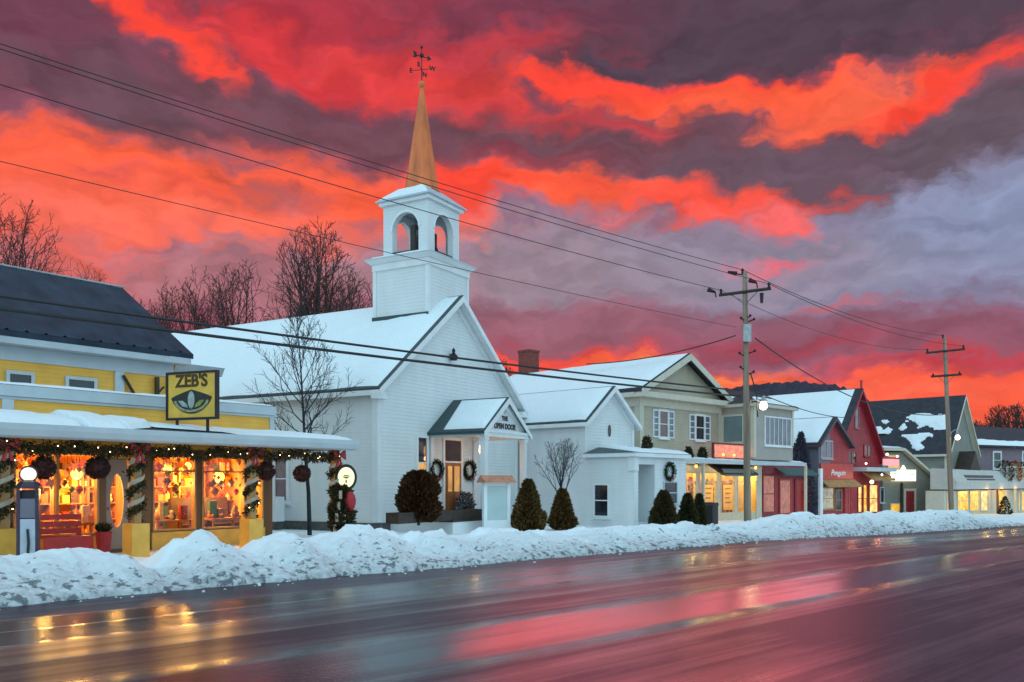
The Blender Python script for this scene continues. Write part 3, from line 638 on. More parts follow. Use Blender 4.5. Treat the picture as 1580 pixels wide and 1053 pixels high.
# ------------------------------------------------------------------ yellow general store
GS = Frame(-8.2, 18.7, 37.7)
def general_store():
    F = GS
    b = F.root('general_store', 'yellow clapboard general store with glowing warm shop windows and dark metal roof', 'store')
    UE, UL, VW = 4.82, -7.0, 1.6
    # upper block with the dark metal roof
    EZ, RV, RZ, UR = 5.0, 7.3, 7.33, 3.3
    MB().prism([(4.0, -.5), (10.6, -.5), (10.6, EZ), (RV, RZ-.1), (4.0, EZ)], 'u', UL-4, UR).build('upper_wall', YELLOW, b)
    k = (RZ-EZ)/(RV-3.6)
    MB().prism([(3.55, EZ), (RV, RZ), (11.05, EZ), (11.05, EZ+.13), (RV, RZ+.13), (3.55, EZ+.13)], 'u', UL-4.3, UR+.36).build('roof', NAVYROOF, b)
    vs, fs = [], []; u_ = UL-4.3; tp = lambda v_, h: (v_, EZ+.135+(v_-3.55)*(RZ-EZ)/(RV-3.55)+h)
    while u_ < UR+.30:
        for du, h in ((0, .004), (.035, .045), (.075, .045), (.11, .004)): vs += [(u_+du,)+tp(3.55, h), (u_+du,)+tp(RV, h)]
        u_ += .44
    for i in range(len(vs)//2-1): fs.append((2*i, 2*i+2, 2*i+3, 2*i+1))
    MB().add(vs, fs).build('roof_sheet', NAVYROOF, b, recalc=False)
    mb = MB()
    mb.box(UL-4.3, UR+.3, 3.56, 3.98, EZ-.16, EZ-.004)                    # soffit box
    mb.box(UL-4, UR+.02, 3.965, 3.998, 4.50, EZ-.165)                     # frieze
    mb.box(UR-.20, UR+.025, 3.955, 3.996, 2.6, 4.495)                     # corner board
    mb.box(F.on_v(176, 600, 4)[0], F.on_v(190, 600, 4)[0], 3.94, 3.996, 2.6, 4.495)
    mb.build('cornice', GREYTRIM, b)
    mb = MB(); mb.tube([(UL-4.3, RV, RZ+.15), (UR+.36, RV, RZ+.15)], .05, 6); mb.build('ridge_cap', GALV, b)
    for px0, px1 in ((14, 47), (105, 144)):
        u0, u1 = F.on_v(px0, 590, 4.0)[0], F.on_v(px1, 590, 4.0)[0]
        window(b, 'v', 4.0, u0, u1, 3.3, 4.18, DARKGLASS, GREYTRIM, 1, 2, .08)
    # bracket-like braces between the corner board and the sign
    mb = MB(); u0 = F.on_v(190, 590, 3.9)[0]
    mb.tube([(u0, 3.9, 4.40), (u0+.42, 3.9, 3.75)], .045, 5); mb.tube([(u0+1.15, 3.9, 4.2), (u0+.72, 3.9, 3.75)], .03, 5)
    mb.build('brace', DARKWOOD, b)
    u1 = F.on_v(242, 590, 3.9)[0]; MB().box(u1-.05, u1+.05, 3.85, 3.93, 3.3, 4.45).build('downpipe', DARKWOOD, b)
    # small flat roofed wing beyond, seen over the sign
    ua, ub = F.on_v(262, 560, 4.6)[0], F.on_v(341, 560, 4.6)[0]
    MB().box(UR+.01, ub-.25, 4.8, 8.5, -.5, 4.72).build('wing_wall', YELLOW, b)
    MB().prism([(4.40, 4.98), (4.55, 4.74), (8.7, 4.74), (8.7, 4.98)], 'u', UR+.37, ub).build('wing_cornice', GREYTRIM, b)
    # one-storey shop front
    pu0, pu1 = F.on_v(2, 600, VW)[0], F.on_v(20, 600, VW)[0]
    mb = MB(); mb.box(UL, UE, VW, VW+.16, 2.42, 3.42); mb.build('parapet', YELLOW, b)
    mb = MB(); mb.box(UL, UE+.06, VW-.09, VW+.28, 3.425, 3.66); mb.box(UL, UE+.03, VW-.035, VW-.002, 3.36, 3.42)
    mb.box(pu0, pu1, VW-.05, VW-.003, 2.95, 3.355); mb.box(UE-.10, UE+.03, VW-.03, VW-.003, 2.9, 3.355); mb.build('parapet_cap', GREYTRIM, b)
    snow_patch(b, (UL, VW-.10, 3.665), (UE+.05, VW-.10, 3.665), (UE+.05, VW+.3, 3.665), (UL, VW+.3, 3.665), .06, 80, 5, 3.0, name='cap_snow')
    mb = MB(); mb.box(UL, UE-.02, VW+.165, 3.99, 3.0, 3.2); mb.build('flat_roof', DARKROOF, b)
    snow_patch(b, (UL, VW+.3, 3.2), (UE-.05, VW+.3, 3.2), (UE-.05, 3.96, 3.2), (UL, 3.96, 3.2), .12, 40, 10, 5.0)
    # porch roof and gutter
    AE = 6.02
    mb = MB(); mb.prism([(-.30, 2.62), (VW-.004, 2.90), (VW-.004, 2.98), (-.30, 2.71)], 'u', UL, AE); mb.prism([(VW+.0, 2.84), (3.4, 2.84), (3.4, 2.97), (VW+.0, 2.97)], 'u', UE+.035, AE)
    mb.build('porch_roof', SHINGLE, b)
    mb = MB(); mb.prism([(-.305, 2.46), (-.42, 2.50), (-.47, 2.62), (-.47, 2.73), (-.305, 2.73)], 'u', UL, AE+.05)
    mb.box(UL, AE, -.30, .14, 2.50, 2.58); mb.box(AE-.10, AE+.045, -.29, 3.4, 2.48, 2.70); mb.build('gutter', GREYTRIM, b)
    MB().box(UL, AE-.12, .15, VW-.003, 2.62, 2.66).build('porch_ceiling', DARKWOOD, b)
    # snow on the porch roof: thick in the left part, broken towards the sign
    us = F.on_v(128, 640, -.3)[0]
    snow_patch(b, (UL, -.44, 2.73), (us, -.44, 2.73), (us, VW-.02, 2.99), (UL, VW-.02, 2.99), .13, 60, 10, 1.7, edge=.1, name='porch_snow')
    u2, u3, u4, u5 = F.on_v(133, 640, -.3)[0], F.on_v(196, 640, -.3)[0], F.on_v(200, 640, -.3)[0], F.on_v(262, 640, -.3)[0]
    snow_patch(b, (u2, -.38, 2.72), (u3, -.40, 2.72), (u3, VW-.02, 2.99), (u2, VW-.02, 2.99), .15, 24, 10, 2.9, name='porch_snow')
    snow_patch(b, (u4, -.30, 2.73), (u5, .45, 2.84), (u5, VW-.02, 2.99), (u4, VW-.02, 2.99), .13, 24, 10, 7.9, name='porch_snow')
    u6 = F.on_v(372, 660, -.3)[0]
    snow_patch(b, (u5+.15, .55, 2.86), (u6, .35, 2.82), (u6, VW-.02, 2.99), (u5+.15, VW-.02, 2.99), .05, 24, 10, 8.9, name='porch_snow')
    snow_patch(b, (u6, -.30, 2.73), (AE, -.42, 2.73), (AE, 1.7, 2.97), (u6, 1.55, 2.97), .06, 30, 10, 4.4, name='porch_snow')
    # shop front wall with real openings
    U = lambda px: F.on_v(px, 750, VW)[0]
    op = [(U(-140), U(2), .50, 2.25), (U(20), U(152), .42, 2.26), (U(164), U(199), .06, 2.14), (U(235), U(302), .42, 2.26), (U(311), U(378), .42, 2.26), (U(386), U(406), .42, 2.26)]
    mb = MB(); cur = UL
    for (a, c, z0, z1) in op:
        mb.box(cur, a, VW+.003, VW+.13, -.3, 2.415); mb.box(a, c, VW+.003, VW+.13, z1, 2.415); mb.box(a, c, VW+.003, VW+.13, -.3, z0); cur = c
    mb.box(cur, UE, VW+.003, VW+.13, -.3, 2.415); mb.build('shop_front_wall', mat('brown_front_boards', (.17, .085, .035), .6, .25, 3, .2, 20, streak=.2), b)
    for (a, c, z0, z1) in op:
        if z0 > .3: MB().box(a-.03, c+.03, VW-.05, VW+.001, -.3, z0-.02).build('knee_wall', YELPLAIN, b)
    MB().box(op[2][0]-.02, op[2][1]+.10, VW-.03, VW+.001, 2.16, 2.41).build('door_header', YELPLAIN, b)
    for i, (a, c, z0, z1) in enumerate(op):
        if i == 2: continue
        nx = {0: 2, 1: 2}.get(i, 1); fr = MB(); t = .045
        fr.box(a, a+t, VW-.03, VW+.12, z0, z1); fr.box(c-t, c, VW-.03, VW+.12, z0, z1); fr.box(a+t, c-t, VW-.03, VW+.12, z0, z0+t); fr.box(a+t, c-t, VW-.03, VW+.12, z1-t, z1)
        for q in range(1, nx): m = a+(c-a)*q/nx; fr.box(m-.03, m+.03, VW-.02, VW+.11, z0+t, z1-t)
        if i in (3, 4): fr.box(a+t, c-t, VW-.01, VW+.1, 1.86, 1.90)
        w = fr.build('shop_window', TANWOOD, b)
        MB().box(a+t, c-t, VW+.05, VW+.056, z0+t, z1-t).build('pane', GLASS, w)
    # glazed door with an oval light
    a, c, z0, z1 = op[2]; mb = MB(); cx, cz = (a+c)/2, 1.18; rx, rz_ = (c-a)*.30, .62; nseg = 28
    outer = []; inner = []
    for i in range(nseg):
        t = 2*math.pi*i/nseg; dx, dz = math.cos(t), math.sin(t)
        inner.append((cx+rx*dx, cz+rz_*dz)); kx = min((c-a)/2/abs(dx) if abs(dx) > 1e-6 else 9e9, ((z1-cz) if dz > 0 else (cz-z0))/abs(dz) if abs(dz) > 1e-6 else 9e9); outer.append((cx+kx*dx, cz+kx*dz))
    for y in (VW+.03, VW+.075):
        mb.add([(x, y, z) for x, z in outer]+[(x, y, z) for x, z in inner], [(i, (i+1) % nseg, (i+1) % nseg+nseg, i+nseg) for i in range(nseg)])
    mb.add([(x, VW+.03, z) for x, z in inner]+[(x, VW+.075, z) for x, z in inner], [(i, (i+1) % nseg, (i+1) % nseg+nseg, i+nseg) for i in range(nseg)])
    d = mb.build('door', mat('door_grey_paint', (.33, .25, .21), .5, .1, 4), b)
    MB().add([(x, VW+.05, z) for x, z in inner], [tuple(range(nseg))]).build('oval_pane', GLASS, d)
    MB().ball((a+.07, VW-.01, 1.0), .035, 8).build('handle', GALV, d)
    # interior shell
    mb = MB(); mb.box(UL, UE-.03, 3.55, 3.65, -.2, 2.7); mb.box(UL, UE-.14, VW+.14, 3.55, 2.62, 2.70); mb.box(UL, UE-.14, VW+.14, 3.55, -.2, .02); mb.box(UE-.13, UE-.02, VW+.14, 3.55, -.2, 2.62); mb.build('interior', WARMWALL, b)
    # porch posts on yellow plinths
    for px in (6, 210, 388, 517):
        u = F.on_v(px, 800, 0)[0]
        p = MB().box(u-.08, u+.08, -.08, .08, .70 if px < 500 else -.2, 2.50).build('post', TANWOOD, b)
        if px < 500: MB().box(u-.2, u+.2, -.2, .2, -.3, .715).build('plinth', YELPLAIN, p)
    return b
general_store()

def point(name, loc, e, c=(1, .51, .105), r=.15):
    l = bpy.data.lights.new(name, 'POINT'); l.energy = e; l.color = c; l.shadow_soft_size = r
    o = bpy.data.objects.new(name, l); COL.objects.link(o); o.location = loc
    return o

def make_shelf(x, y, z, rz, label, group, wood=None):
    wood = wood or WARMWOOD
    t = empty('display_shelf', (x, y, z), rz, label, 'shelf', group)
    mb = MB(); hw = .42
    for s in (-1, 1): mb.box(s*hw-.02, s*hw+.02, -.15, .15, 0, 2.0)
    mb.build('upright', wood, t)
    mb = MB()
    for k in range(5): mb.box(-hw+.021, hw-.021, -.15, .15, .28+k*.40, .31+k*.40)
    mb.build('shelf_board', wood, t)
    for k in range(5):
        for q in range(4):
            g = MB(); cx = -.3+q*.2; z0 = .311+k*.40; h = random.uniform(.14, .30); r = random.uniform(.05, .085)
            kind = random.randrange(3)
            if kind == 0: g.box(cx-r, cx+r, -.12, .06, z0, z0+h)
            elif kind == 1: g.lathe([(r, 0), (r, h*.7), (r*.4, h*.85), (r*.4, h)], (cx, -.04, z0), 8)
            else: g.ball((cx, -.04, z0+r), r, 8); g.ball((cx, -.05, z0+r*2.4), r*.65, 8)
            g.build('gift', random.choice(GOODS), t)
    return t

def store_interior():
    F = GS; VW = 1.6
    spots = [(-60, 2.5, 2.05, .10), (70, 2.4, 2.02, .12), (118, 2.7, 1.80, .13), (182, 2.6, 1.9, .10), (258, 2.3, 1.95, .12), (338, 2.35, 1.75, .15), (290, 2.8, 2.05, .09)]
    names = ['large glowing lantern inside the left end shop window', 'glowing paper lantern beside the left kissing ball in the shop window', 'low amber lantern behind the middle of the left shop window', 'small lamp glowing behind the oval door glass', 'bright lantern at the left edge of the second shop window', 'big round amber lantern in the third shop window', 'small high lamp near the post between the second and third windows']
    for (px, v, z, r), nm in zip(spots, names):
        u = F.on_v(px, 700, v)[0]; x, y = F.world(u, v)
        t = empty('hanging_lantern', (x, y, z), 0, nm, 'lantern', 'lanterns hanging in the general store')
        MB().lathe([(.02, r*1.05), (r*.6, r*.8), (r, r*.2), (r*.95, -.3*r), (r*.5, -r*.9), (.03, -r)], (0, 0, 0), 12).build('shade', BULB, t, True)
        MB().tube([(0, 0, r), (0, 0, 2.61-z)], .008, 4).build('cord', BLACK, t)
        point('lantern_light', (x, y, z-.25-r), 120 if px != 182 else 42)
    shelf_px = [(-90, 'left end'), (45, 'left half of the first window'), (105, 'right half of the first window'), (150, 'doorway'), (250, 'second window left side'), (285, 'second window right side'), (345, 'third window'), (395, 'corner window')]
    for i, (px, w) in enumerate(shelf_px):
        v = 3.3; u = F.on_v(px, 760, v)[0]; x, y = F.world(u, v)
        make_shelf(x, y, 0, R(90)-F.a, 'wooden shelves of gifts seen through the %s' % w, 'gift shelves in the general store')
    # tables of wares close to the glass
    for i, (px, w, cc) in enumerate([(60, 'left', 0), (128, 'right of the red bench', 2), (262, 'left of the glass post', 6), (345, 'right of the glass post', 4)]):
        v = 2.15; u = F.on_v(px, 800, v)[0]; x, y = F.world(u, v)
        t = empty('display_table', (x, y, 0), R(90)-F.a, 'low display table of wares inside the shop glass, %s' % w, 'table', 'display tables in the general store')
        mb = MB().box(-.5, .5, -.28, .28, .62, .67); mb.build('table_top', WARMWOOD, t)
        for sx in (-1, 1):
            for sy in (-1, 1): MB().box(sx*.45-.03, sx*.45+.03, sy*.23-.03, sy*.23+.03, .02, .62).build('leg', WARMWOOD, t)
        for q in range(9):
            g = MB(); cx = random.uniform(-.42, .42); cy = random.uniform(-.2, .2); h = random.uniform(.12, .6); r = random.uniform(.05, .11)
            k = random.randrange(3)
            if k == 0: g.box(cx-r, cx+r, cy-r*.6, cy+r*.6, .671, .671+h)
            elif k == 1: g.lathe([(r*.7, 0), (r, h*.3), (r*.9, h*.6), (r*.3, h*.8), (.01, h)], (cx, cy, .671), 8)
            else: g.ball((cx, cy, .671+r), r, 8); g.ball((cx, cy, .671+r*2.5), r*.7, 8)
            g.build('ware', random.choice(GOODS + [GOODS[cc]]*3), t)
    for k in range(64):
        px = random.choice((random.uniform(26, 150), random.uniform(240, 300), random.uniform(314, 376))); v = random.uniform(1.85, 2.3); u = F.on_v(px, 720, v)[0]; x, y = F.world(u, v); z = random.uniform(1.35, 2.2); r = random.uniform(.04, .11)
        t = empty('hanging_ornament', (x, y, z), random.random()*3, 'small ornament hanging just behind the shop glass', 'ornament', 'ornaments hanging in the general store windows')
        m = random.choice(GOODS[:6]+[GOODS[0], GOODS[4], GOODS[6]])
        if k % 3: MB().lathe([(.005, -r*1.2), (r*.8, -r*.3), (r, .1*r), (r*.6, r*.7), (.01, r)], (0, 0, 0), 8).build('bauble', m, t)
        else:
            mb = MB(); pts = [(r*1.5*(1 if i % 2 else .45)*math.sin(i*math.pi/5), r*1.5*(1 if i % 2 else .45)*math.cos(i*math.pi/5)) for i in range(10)]
            mb.add([(a, -.015, c) for a, c in pts]+[(a, .015, c) for a, c in pts], [tuple(range(10)), tuple(range(19, 9, -1))]+[(i, (i+1) % 10, (i+1) % 10+10, i+10) for i in range(10)]); mb.build('star', m, t)
        MB().tube([(0, 0, r*.9), (0, 0, 2.61-z)], .004, 3).build('thread', BLACK, t)
    # two stuffed dark armchairs behind the second and third windows
    for px, w in ((290, 'second'), (340, 'third')):
        v = 2.75; u = F.on_v(px, 800, v)[0]; x, y = F.world(u, v)
        t = empty('armchair', (x, y, .02), R(90)-F.a, 'dark armchair standing inside the %s shop window' % w, 'armchair', 'armchairs in the general store')
        MB().box(-.36, .36, -.30, .28, .12, .48).build('seat', GOODS[6], t)
        MB().prism([(.16, .48), (.30, .48), (.36, 1.15), (.22, 1.18)], 'u', -.36, .36).build('backrest', GOODS[6], t)
        for s in (-1, 1): MB().box(s*.37, s*.47, -.30, .26, .12, .68).build('arm', GOODS[6], t)
        for sx in (-1, 1):
            for sy in (-.25, .22): MB().box(sx*.33-.03, sx*.33+.03, sy-.03, sy+.03, 0, .12).build('leg', WARMWOOD, t)
store_interior()

def porch_things():
    F = GS
    # garland swags under the porch edge, one per bay
    pxs = [-130, 6, 210, 388, 517]
    bay = ['at the far left', 'above the gas pump and bench', 'over the second and third windows', 'over the open porch end']
    for i, (p0, p1) in enumerate(zip(pxs, pxs[1:])):
        u0, u1 = F.on_v(p0, 700, 0)[0], F.on_v(p1, 700, 0)[0]; x, y = F.world(u0, -.12)
        t = empty('garland_swag', (x, y, 2.45), R(90)-F.a, 'evergreen garland with lights under the porch edge %s' % bay[i], 'garland', 'garlands on the general store porch')
        mb = MB(); lt = MB(); W_ = u1-u0; n = int(W_*520)
        sag = lambda s: -.07-.15*abs(math.sin(s*math.pi*max(1, round(W_/1.1))))*(.7+.6*noise.noise(Vector((s*3, i*7.0, 0))))
        for k in range(n):
            s = random.random(); r = .12*math.sqrt(random.random()); a = random.uniform(0, 6.28)
            mb.leaf((s*W_, r*math.cos(a), sag(s)+r*math.sin(a)), (random.uniform(-1, 1), random.uniform(-1, .4), random.uniform(-1.2, .4)), .12, .035, random.choice((0, 1, 2)))
        mb.build('greenery', [NEEDLE[0], NEEDLE[2], RUST[1]], t, recalc=False)
        for k in range(int(W_*3)): s = (k+random.random())/int(W_*3); MB().ball((s*W_, -.09, sag(s)+random.uniform(-.08, .05)), .012, 5).build('bulb', FAIRY, t)
        MB().tube([(W_*k/12, 0, sag(k/12)) for k in range(13)], .02, 4).build('cord', NEEDLE[0], t)
    # garlands wound round the posts
    for px, w in ((6, 'left end post by the gas pump'), (210, 'post beside the oval glass door'), (388, 'post at the corner window'), (517, 'end post that carries the round sign')):
        u = F.on_v(px, 800, 0)[0]; x, y = F.world(u, 0)
        t = empty('post_garland', (x, y, .72), R(90)-F.a, 'evergreen garland and cream ribbon wound round the %s' % w, 'garland', 'garlands wound round the porch posts')
        mb = MB(); rb = MB(); lt = MB(); turns = 3.6; H = 1.62
        hx = lambda s, r: (r*math.cos(s*turns*6.283), r*math.sin(s*turns*6.283), s*H)
        for k in range(950):
            s = random.random(); c = hx(s, .13); r = .085*random.random(); 
            mb.leaf((c[0]+random.uniform(-r, r), c[1]+random.uniform(-r, r), c[2]+random.uniform(-.07, .07)), (random.uniform(-1, 1), random.uniform(-1, 1), random.uniform(-.8, .8)), .11, .035, random.choice((0, 0, 1, 2)))
        pts = [hx(s/60, .165) for s in range(61)]
        pts2 = [hx(s/60, .17) for s in range(61)]
        vs = [(a, b, c+.11) for a, b, c in pts]+[(a, b, c+.21) for a, b, c in pts2]
        rb.add(vs, [(k, k+1, k+62, k+61) for k in range(60)])
        for k in range(9 if px == 388 else 3): s = random.random(); MB().ball(hx(s, .19), .013, 5).build('bulb', FAIRY, t)
        mb.build('greenery', NEEDLE, t, recalc=False); rb.build('ribbon', RIBBON, t, True)
        bw = MB()
        for s in (-1, 1): bw.prism([(0, 1.62), (s*.2, 1.76), (s*.22, 1.5)], 'v', -.2, -.14); bw.prism([(0, 1.6), (s*.12, 1.3), (s*.04, 1.3)], 'v', -.19, -.15)
        bw.build('bow', REDRIB, t)
    # hanging balls of greenery
    for px, py, r, w in ((67, 722, .225, 'deep red kissing ball hanging in front of the left shop window by the pump'), (151, 722, .235, 'dark kissing ball hanging between the left shop window and the oval door'), (410, 727, .225, 'deep red kissing ball hanging by the shop corner'), (466, 731, .21, 'small dark red kissing ball hanging in the open porch end')):
        u, z = F.on_v(px, py, 0); x, y = F.world(u, 0)
        t = empty('kissing_ball', (x, y, z), 0, w, 'kissing ball', 'kissing balls hanging from the porch')
        mb = MB(); 
        for k in range(900):
            d = Vector((random.gauss(0, 1), random.gauss(0, 1), random.gauss(0, 1))).normalized()
            mb.leaf(d*r*random.uniform(.80, .92), d+Vector((random.uniform(-.8, .8), random.uniform(-.8, .8), random.uniform(-.8, .8))), .06, .03, random.choice((0, 1, 1, 1)))
        mb.ball((0, 0, 0), r*.86, 12, 1)
        mb.build('greenery', [NEEDLE[0], mat('dark_red_berries', (.075, .012, .012), .7, .4, 14)], t, recalc=False)
        MB().tube([(0, 0, r*.8), (0, 0, 2.50-z)], .01, 4).build('hanger', BLACK, t)
    # antique fuel pump with its glowing globe
    v = -.75; u, z = F.on_v(44, 750, v); x, y = F.world(u, v)
    t = empty('gas_pump', (x, y, -.02), R(90)-F.a-.5, 'antique dark gas pump with a glowing white globe on top', 'gas pump')
    mb = MB(); w = .155
    for s in (-1, 1): mb.box(s*w*1.0-.03, s*w*1.0+.03, -.16, .16, 0, z-.02)
    mb.box(-w+.03, w-.03, .03, .16, .02, z-.06); mb.build('body', PUMPDARK, t)
    MB().box(-w+.031, w-.031, -.155, .02, .05, z-.60).build('front_panel', PLASTIC, t)
    MB().box(-w+.031, w-.031, -.15, .02, z-.58, z-.22).build('dial_panel', mat('pump_dial', (.16, .15, .2), .3, .1, 4), t)
    mb = MB(); mb.lathe([(.22, 0), (.22, .05), (.16, .12), (.07, .16)], (0, 0, z-.03), 12); mb.build('cap', PUMPDARK, t)
    MB().tube([(0, -.165, .2), (.02, -.19, .5), (0, -.165, .75)], .025, 6).build('hose', BLACK, t)
    MB().box(-.24, .24, -.22, .22, 0, .05).build('base', PUMPDARK, t)
    MB().ball((0, 0, z+.24), .135, 16, 0, .95).build('globe', GLOBE, t, True)
    mb = MB(); mb.tube([(  .145*math.cos(a*.3142+.0), .02, z+.24+.145*math.sin(a*.3142)) for a in range(21)], .02, 5); mb.build('globe_ring', PUMPDARK, t)
    # red bench
    v = .85; u0, z = F.on_v(60, 806, v); u1, _ = F.on_v(136, 806, v); x, y = F.world((u0+u1)/2, v)
    t = empty('bench', (x, y, 0), R(90)-F.a, 'red wooden bench standing under the left shop window', 'bench'); hw = (u1-u0)/2
    mb = MB()
    for k in range(3): mb.box(-hw, hw, .30, .34, .50+k*.15, .62+k*.15)
    mb.build('backrest', REDPAINT, t)
    mb = MB()
    for k in range(4): mb.box(-hw, hw, -.22+k*.13, -.11+k*.13, .43, .46)
    mb.build('seat', REDPAINT, t)
    MB().box(-hw, hw, -.235, -.21, .16, .44).build('front_apron', REDPAINT, t)
    for s in (-1, 1):
        for yy in (-.19, .30): MB().box(s*(hw-.06)-.04, s*(hw-.06)+.04, yy-.03, yy+.03, -.02, .43 if yy < 0 else .50).build('leg', REDPAINT, t)
    # square hanging sign
    A, B = P(258, 614, 20.6), P(336.5, 607.5, 20.05); d = B-A; wd = math.hypot(d.x, d.y); hz = 1.14
    c = (A+B)/2
    t = empty('store_sign', (c.x, c.y, c.z), math.atan2(d.y, d.x), "square yellow and black sign reading ZEB'S above the porch roof", 'sign')
    h = wd/2; q = hz/2
    mb = MB(); f = .055
    mb.box(-h, h, -.05, .05, q-f, q); mb.box(-h, h, -.05, .05, -q, -q+f); mb.box(-h, -h+f, -.05, .05, -q+f, q-f); mb.box(h-f, h, -.05, .05, -q+f, q-f); mb.build('frame', BLACK, t)
    MB().box(-h+f, h-f, -.025, .025, -q+f, q-f).build('board', mat('sign_yellow', (.84, .50, .075), .45, .1, 4), t)
    text("ZEB'S", .40, mat('sign_lettering', (.07, .035, .008), .5, .2, 6), t, (0, -.03, q-.235), sx=1.0, bold=.012)
    # emblem: dark pointed disc with a pale long face in the middle and pale leaves below
    em = []
    for i in range(25): s = -1+2*i/24; em.append((s*h*.80, -.09*q+.34*q*(1-abs(s))**.8))
    for i in range(1, 24): s = 1-2*i/24; em.append((s*h*.80, -.09*q-.66*q*(1-s*s)**.75))
    n = len(em); MB().add([(x_, -.034, z_) for x_, z_ in em]+[(x_, -.027, z_) for x_, z_ in em], [tuple(range(n)), tuple(range(2*n-1, n-1, -1))]+[(i, (i+1) % n, (i+1) % n+n, i+n) for i in range(n)]).build('emblem', mat('emblem_dark', (.02, .025, .02), .5, .3, 6), t)
    def blob(name, pts, m, y): 
        k = len(pts); MB().add([(a, y, b_) for a, b_ in pts]+[(a, y+.005, b_) for a, b_ in pts], [tuple(range(k)), tuple(range(2*k-1, k-1, -1))]+[(i, (i+1) % k, (i+1) % k+k, i+k) for i in range(k)]).build(name, m, t)
    pale = mat('emblem_pale', (.40, .46, .44), .5, .2, 9); olive = mat('emblem_olive', (.30, .30, .07), .5, .2, 9); arc = mat('emblem_arc', (.34, .34, .2), .5, .3, 14)
    blob('emblem_face', [(h*.13*math.cos(a*.3), -.18*q+q*.36*math.sin(a*.3)) for a in range(21)], pale, -.041)
    blob('emblem_arc', [(h*.70*math.cos(R(190+a*8)), -.11*q+q*.58*math.sin(R(190+a*8))) for a in range(21)]+[(h*.60*math.cos(R(350-a*8)), -.11*q+q*.48*math.sin(R(350-a*8))) for a in range(21)], arc, -.0405)
    for s in (-1, 1): blob('emblem_leaf', [(s*h*.13, -.50*q), (s*h*.34, -.44*q), (s*h*.52, -.20*q), (s*h*.34, -.20*q), (s*h*.17, -.36*q)], pale if s < 0 else olive, -.042)
    for s in (-.6, .6): MB().box(s*h-.03, s*h+.03, -.02, .02, 2.78-c.z, -q+.001).build('stand', BLACK, t)
    # round glowing sign on the last post
    u, z = F.on_v(534, 737, -.25); x, y = F.world(u, -.25)
    t = empty('round_sign', (x, y, z), R(90)-F.a-R(38), 'round glowing cream sign with a dark rim on the porch end post', 'sign')
    disc = lambda r, y0, y1, kx=1.0: MB().add([(r*kx*math.cos(a*.2618), y0, r*math.sin(a*.2618)) for a in range(24)]+[(r*kx*math.cos(a*.2618), y1, r*math.sin(a*.2618)) for a in range(24)], [tuple(range(24)), tuple(range(47, 23, -1))]+[(i, (i+1) % 24, (i+1) % 24+24, i+24) for i in range(24)])
    disc(.36, -.03, .04, .8).build('rim', BLACK, t); disc(.275, -.045, -.031, .8).build('face', CREAMFACE, t)
    g = mat('sign_mark', (.20, .22, .08), .5, .2, 8)
    mb = MB(); mb.box(-.07, .07, -.052, -.046, .04, .07); mb.box(-.05, .05, -.052, -.046, -.03, .0); mb.box(-.10, .10, -.052, -.046, .0, .025); mb.box(-.02, .02, -.052, -.046, -.15, -.06); mb.build('mark', g, t)
    MB().tube([(-.28, .02, .05), (-.40, .04, .05)], .02, 5).build('bracket', BLACK, t)
    # evergreen bundle at the foot of the last post with its red bow
    u, z = F.on_v(527, 800, -.2); x, y = F.world(u, -.2)
    t = shrub('evergreen_bundle', 'dark evergreen bundle with cream ribbon and red sack below the round sign', (x, y, .15), 1.25, .27, NEEDLE, 1700, cat='decoration', shape='round')
    mb = MB(); mb.ball((.24, -.08, .95), .16, 10, 0, 1.7); mb.build('red_sack', REDRIB, t, True)
    mb = MB()
    for k in range(4): mb.box(-.16+k*.05, -.08+k*.05, -.30, -.26, .12+k*.3, .34+k*.3)
    mb.build('ribbon', RIBBON, t)
    # lean green planter tub near the door
    u, z = F.on_v(160, 820, 1.2); x, y = F.world(u, 1.2)
    t = empty('door_planter', (x, y, 0), 0, 'dark red planter tub standing beside the oval glass door', 'planter')
    MB().lathe([(.13, 0), (.17, .45), (.185, .5), (.15, .5)], (0, 0, 0), 12).build('tub', MAROON, t)
    mb = MB()
    for k in range(220): mb.leaf((random.uniform(-.1, .1), random.uniform(-.1, .1), .48+random.random()*.1), (random.uniform(-1, 1), random.uniform(-1, 1), 1), .16, .04, random.choice((0, 1)))
    mb.build('greenery', NEEDLE, t, recalc=False)
porch_things()

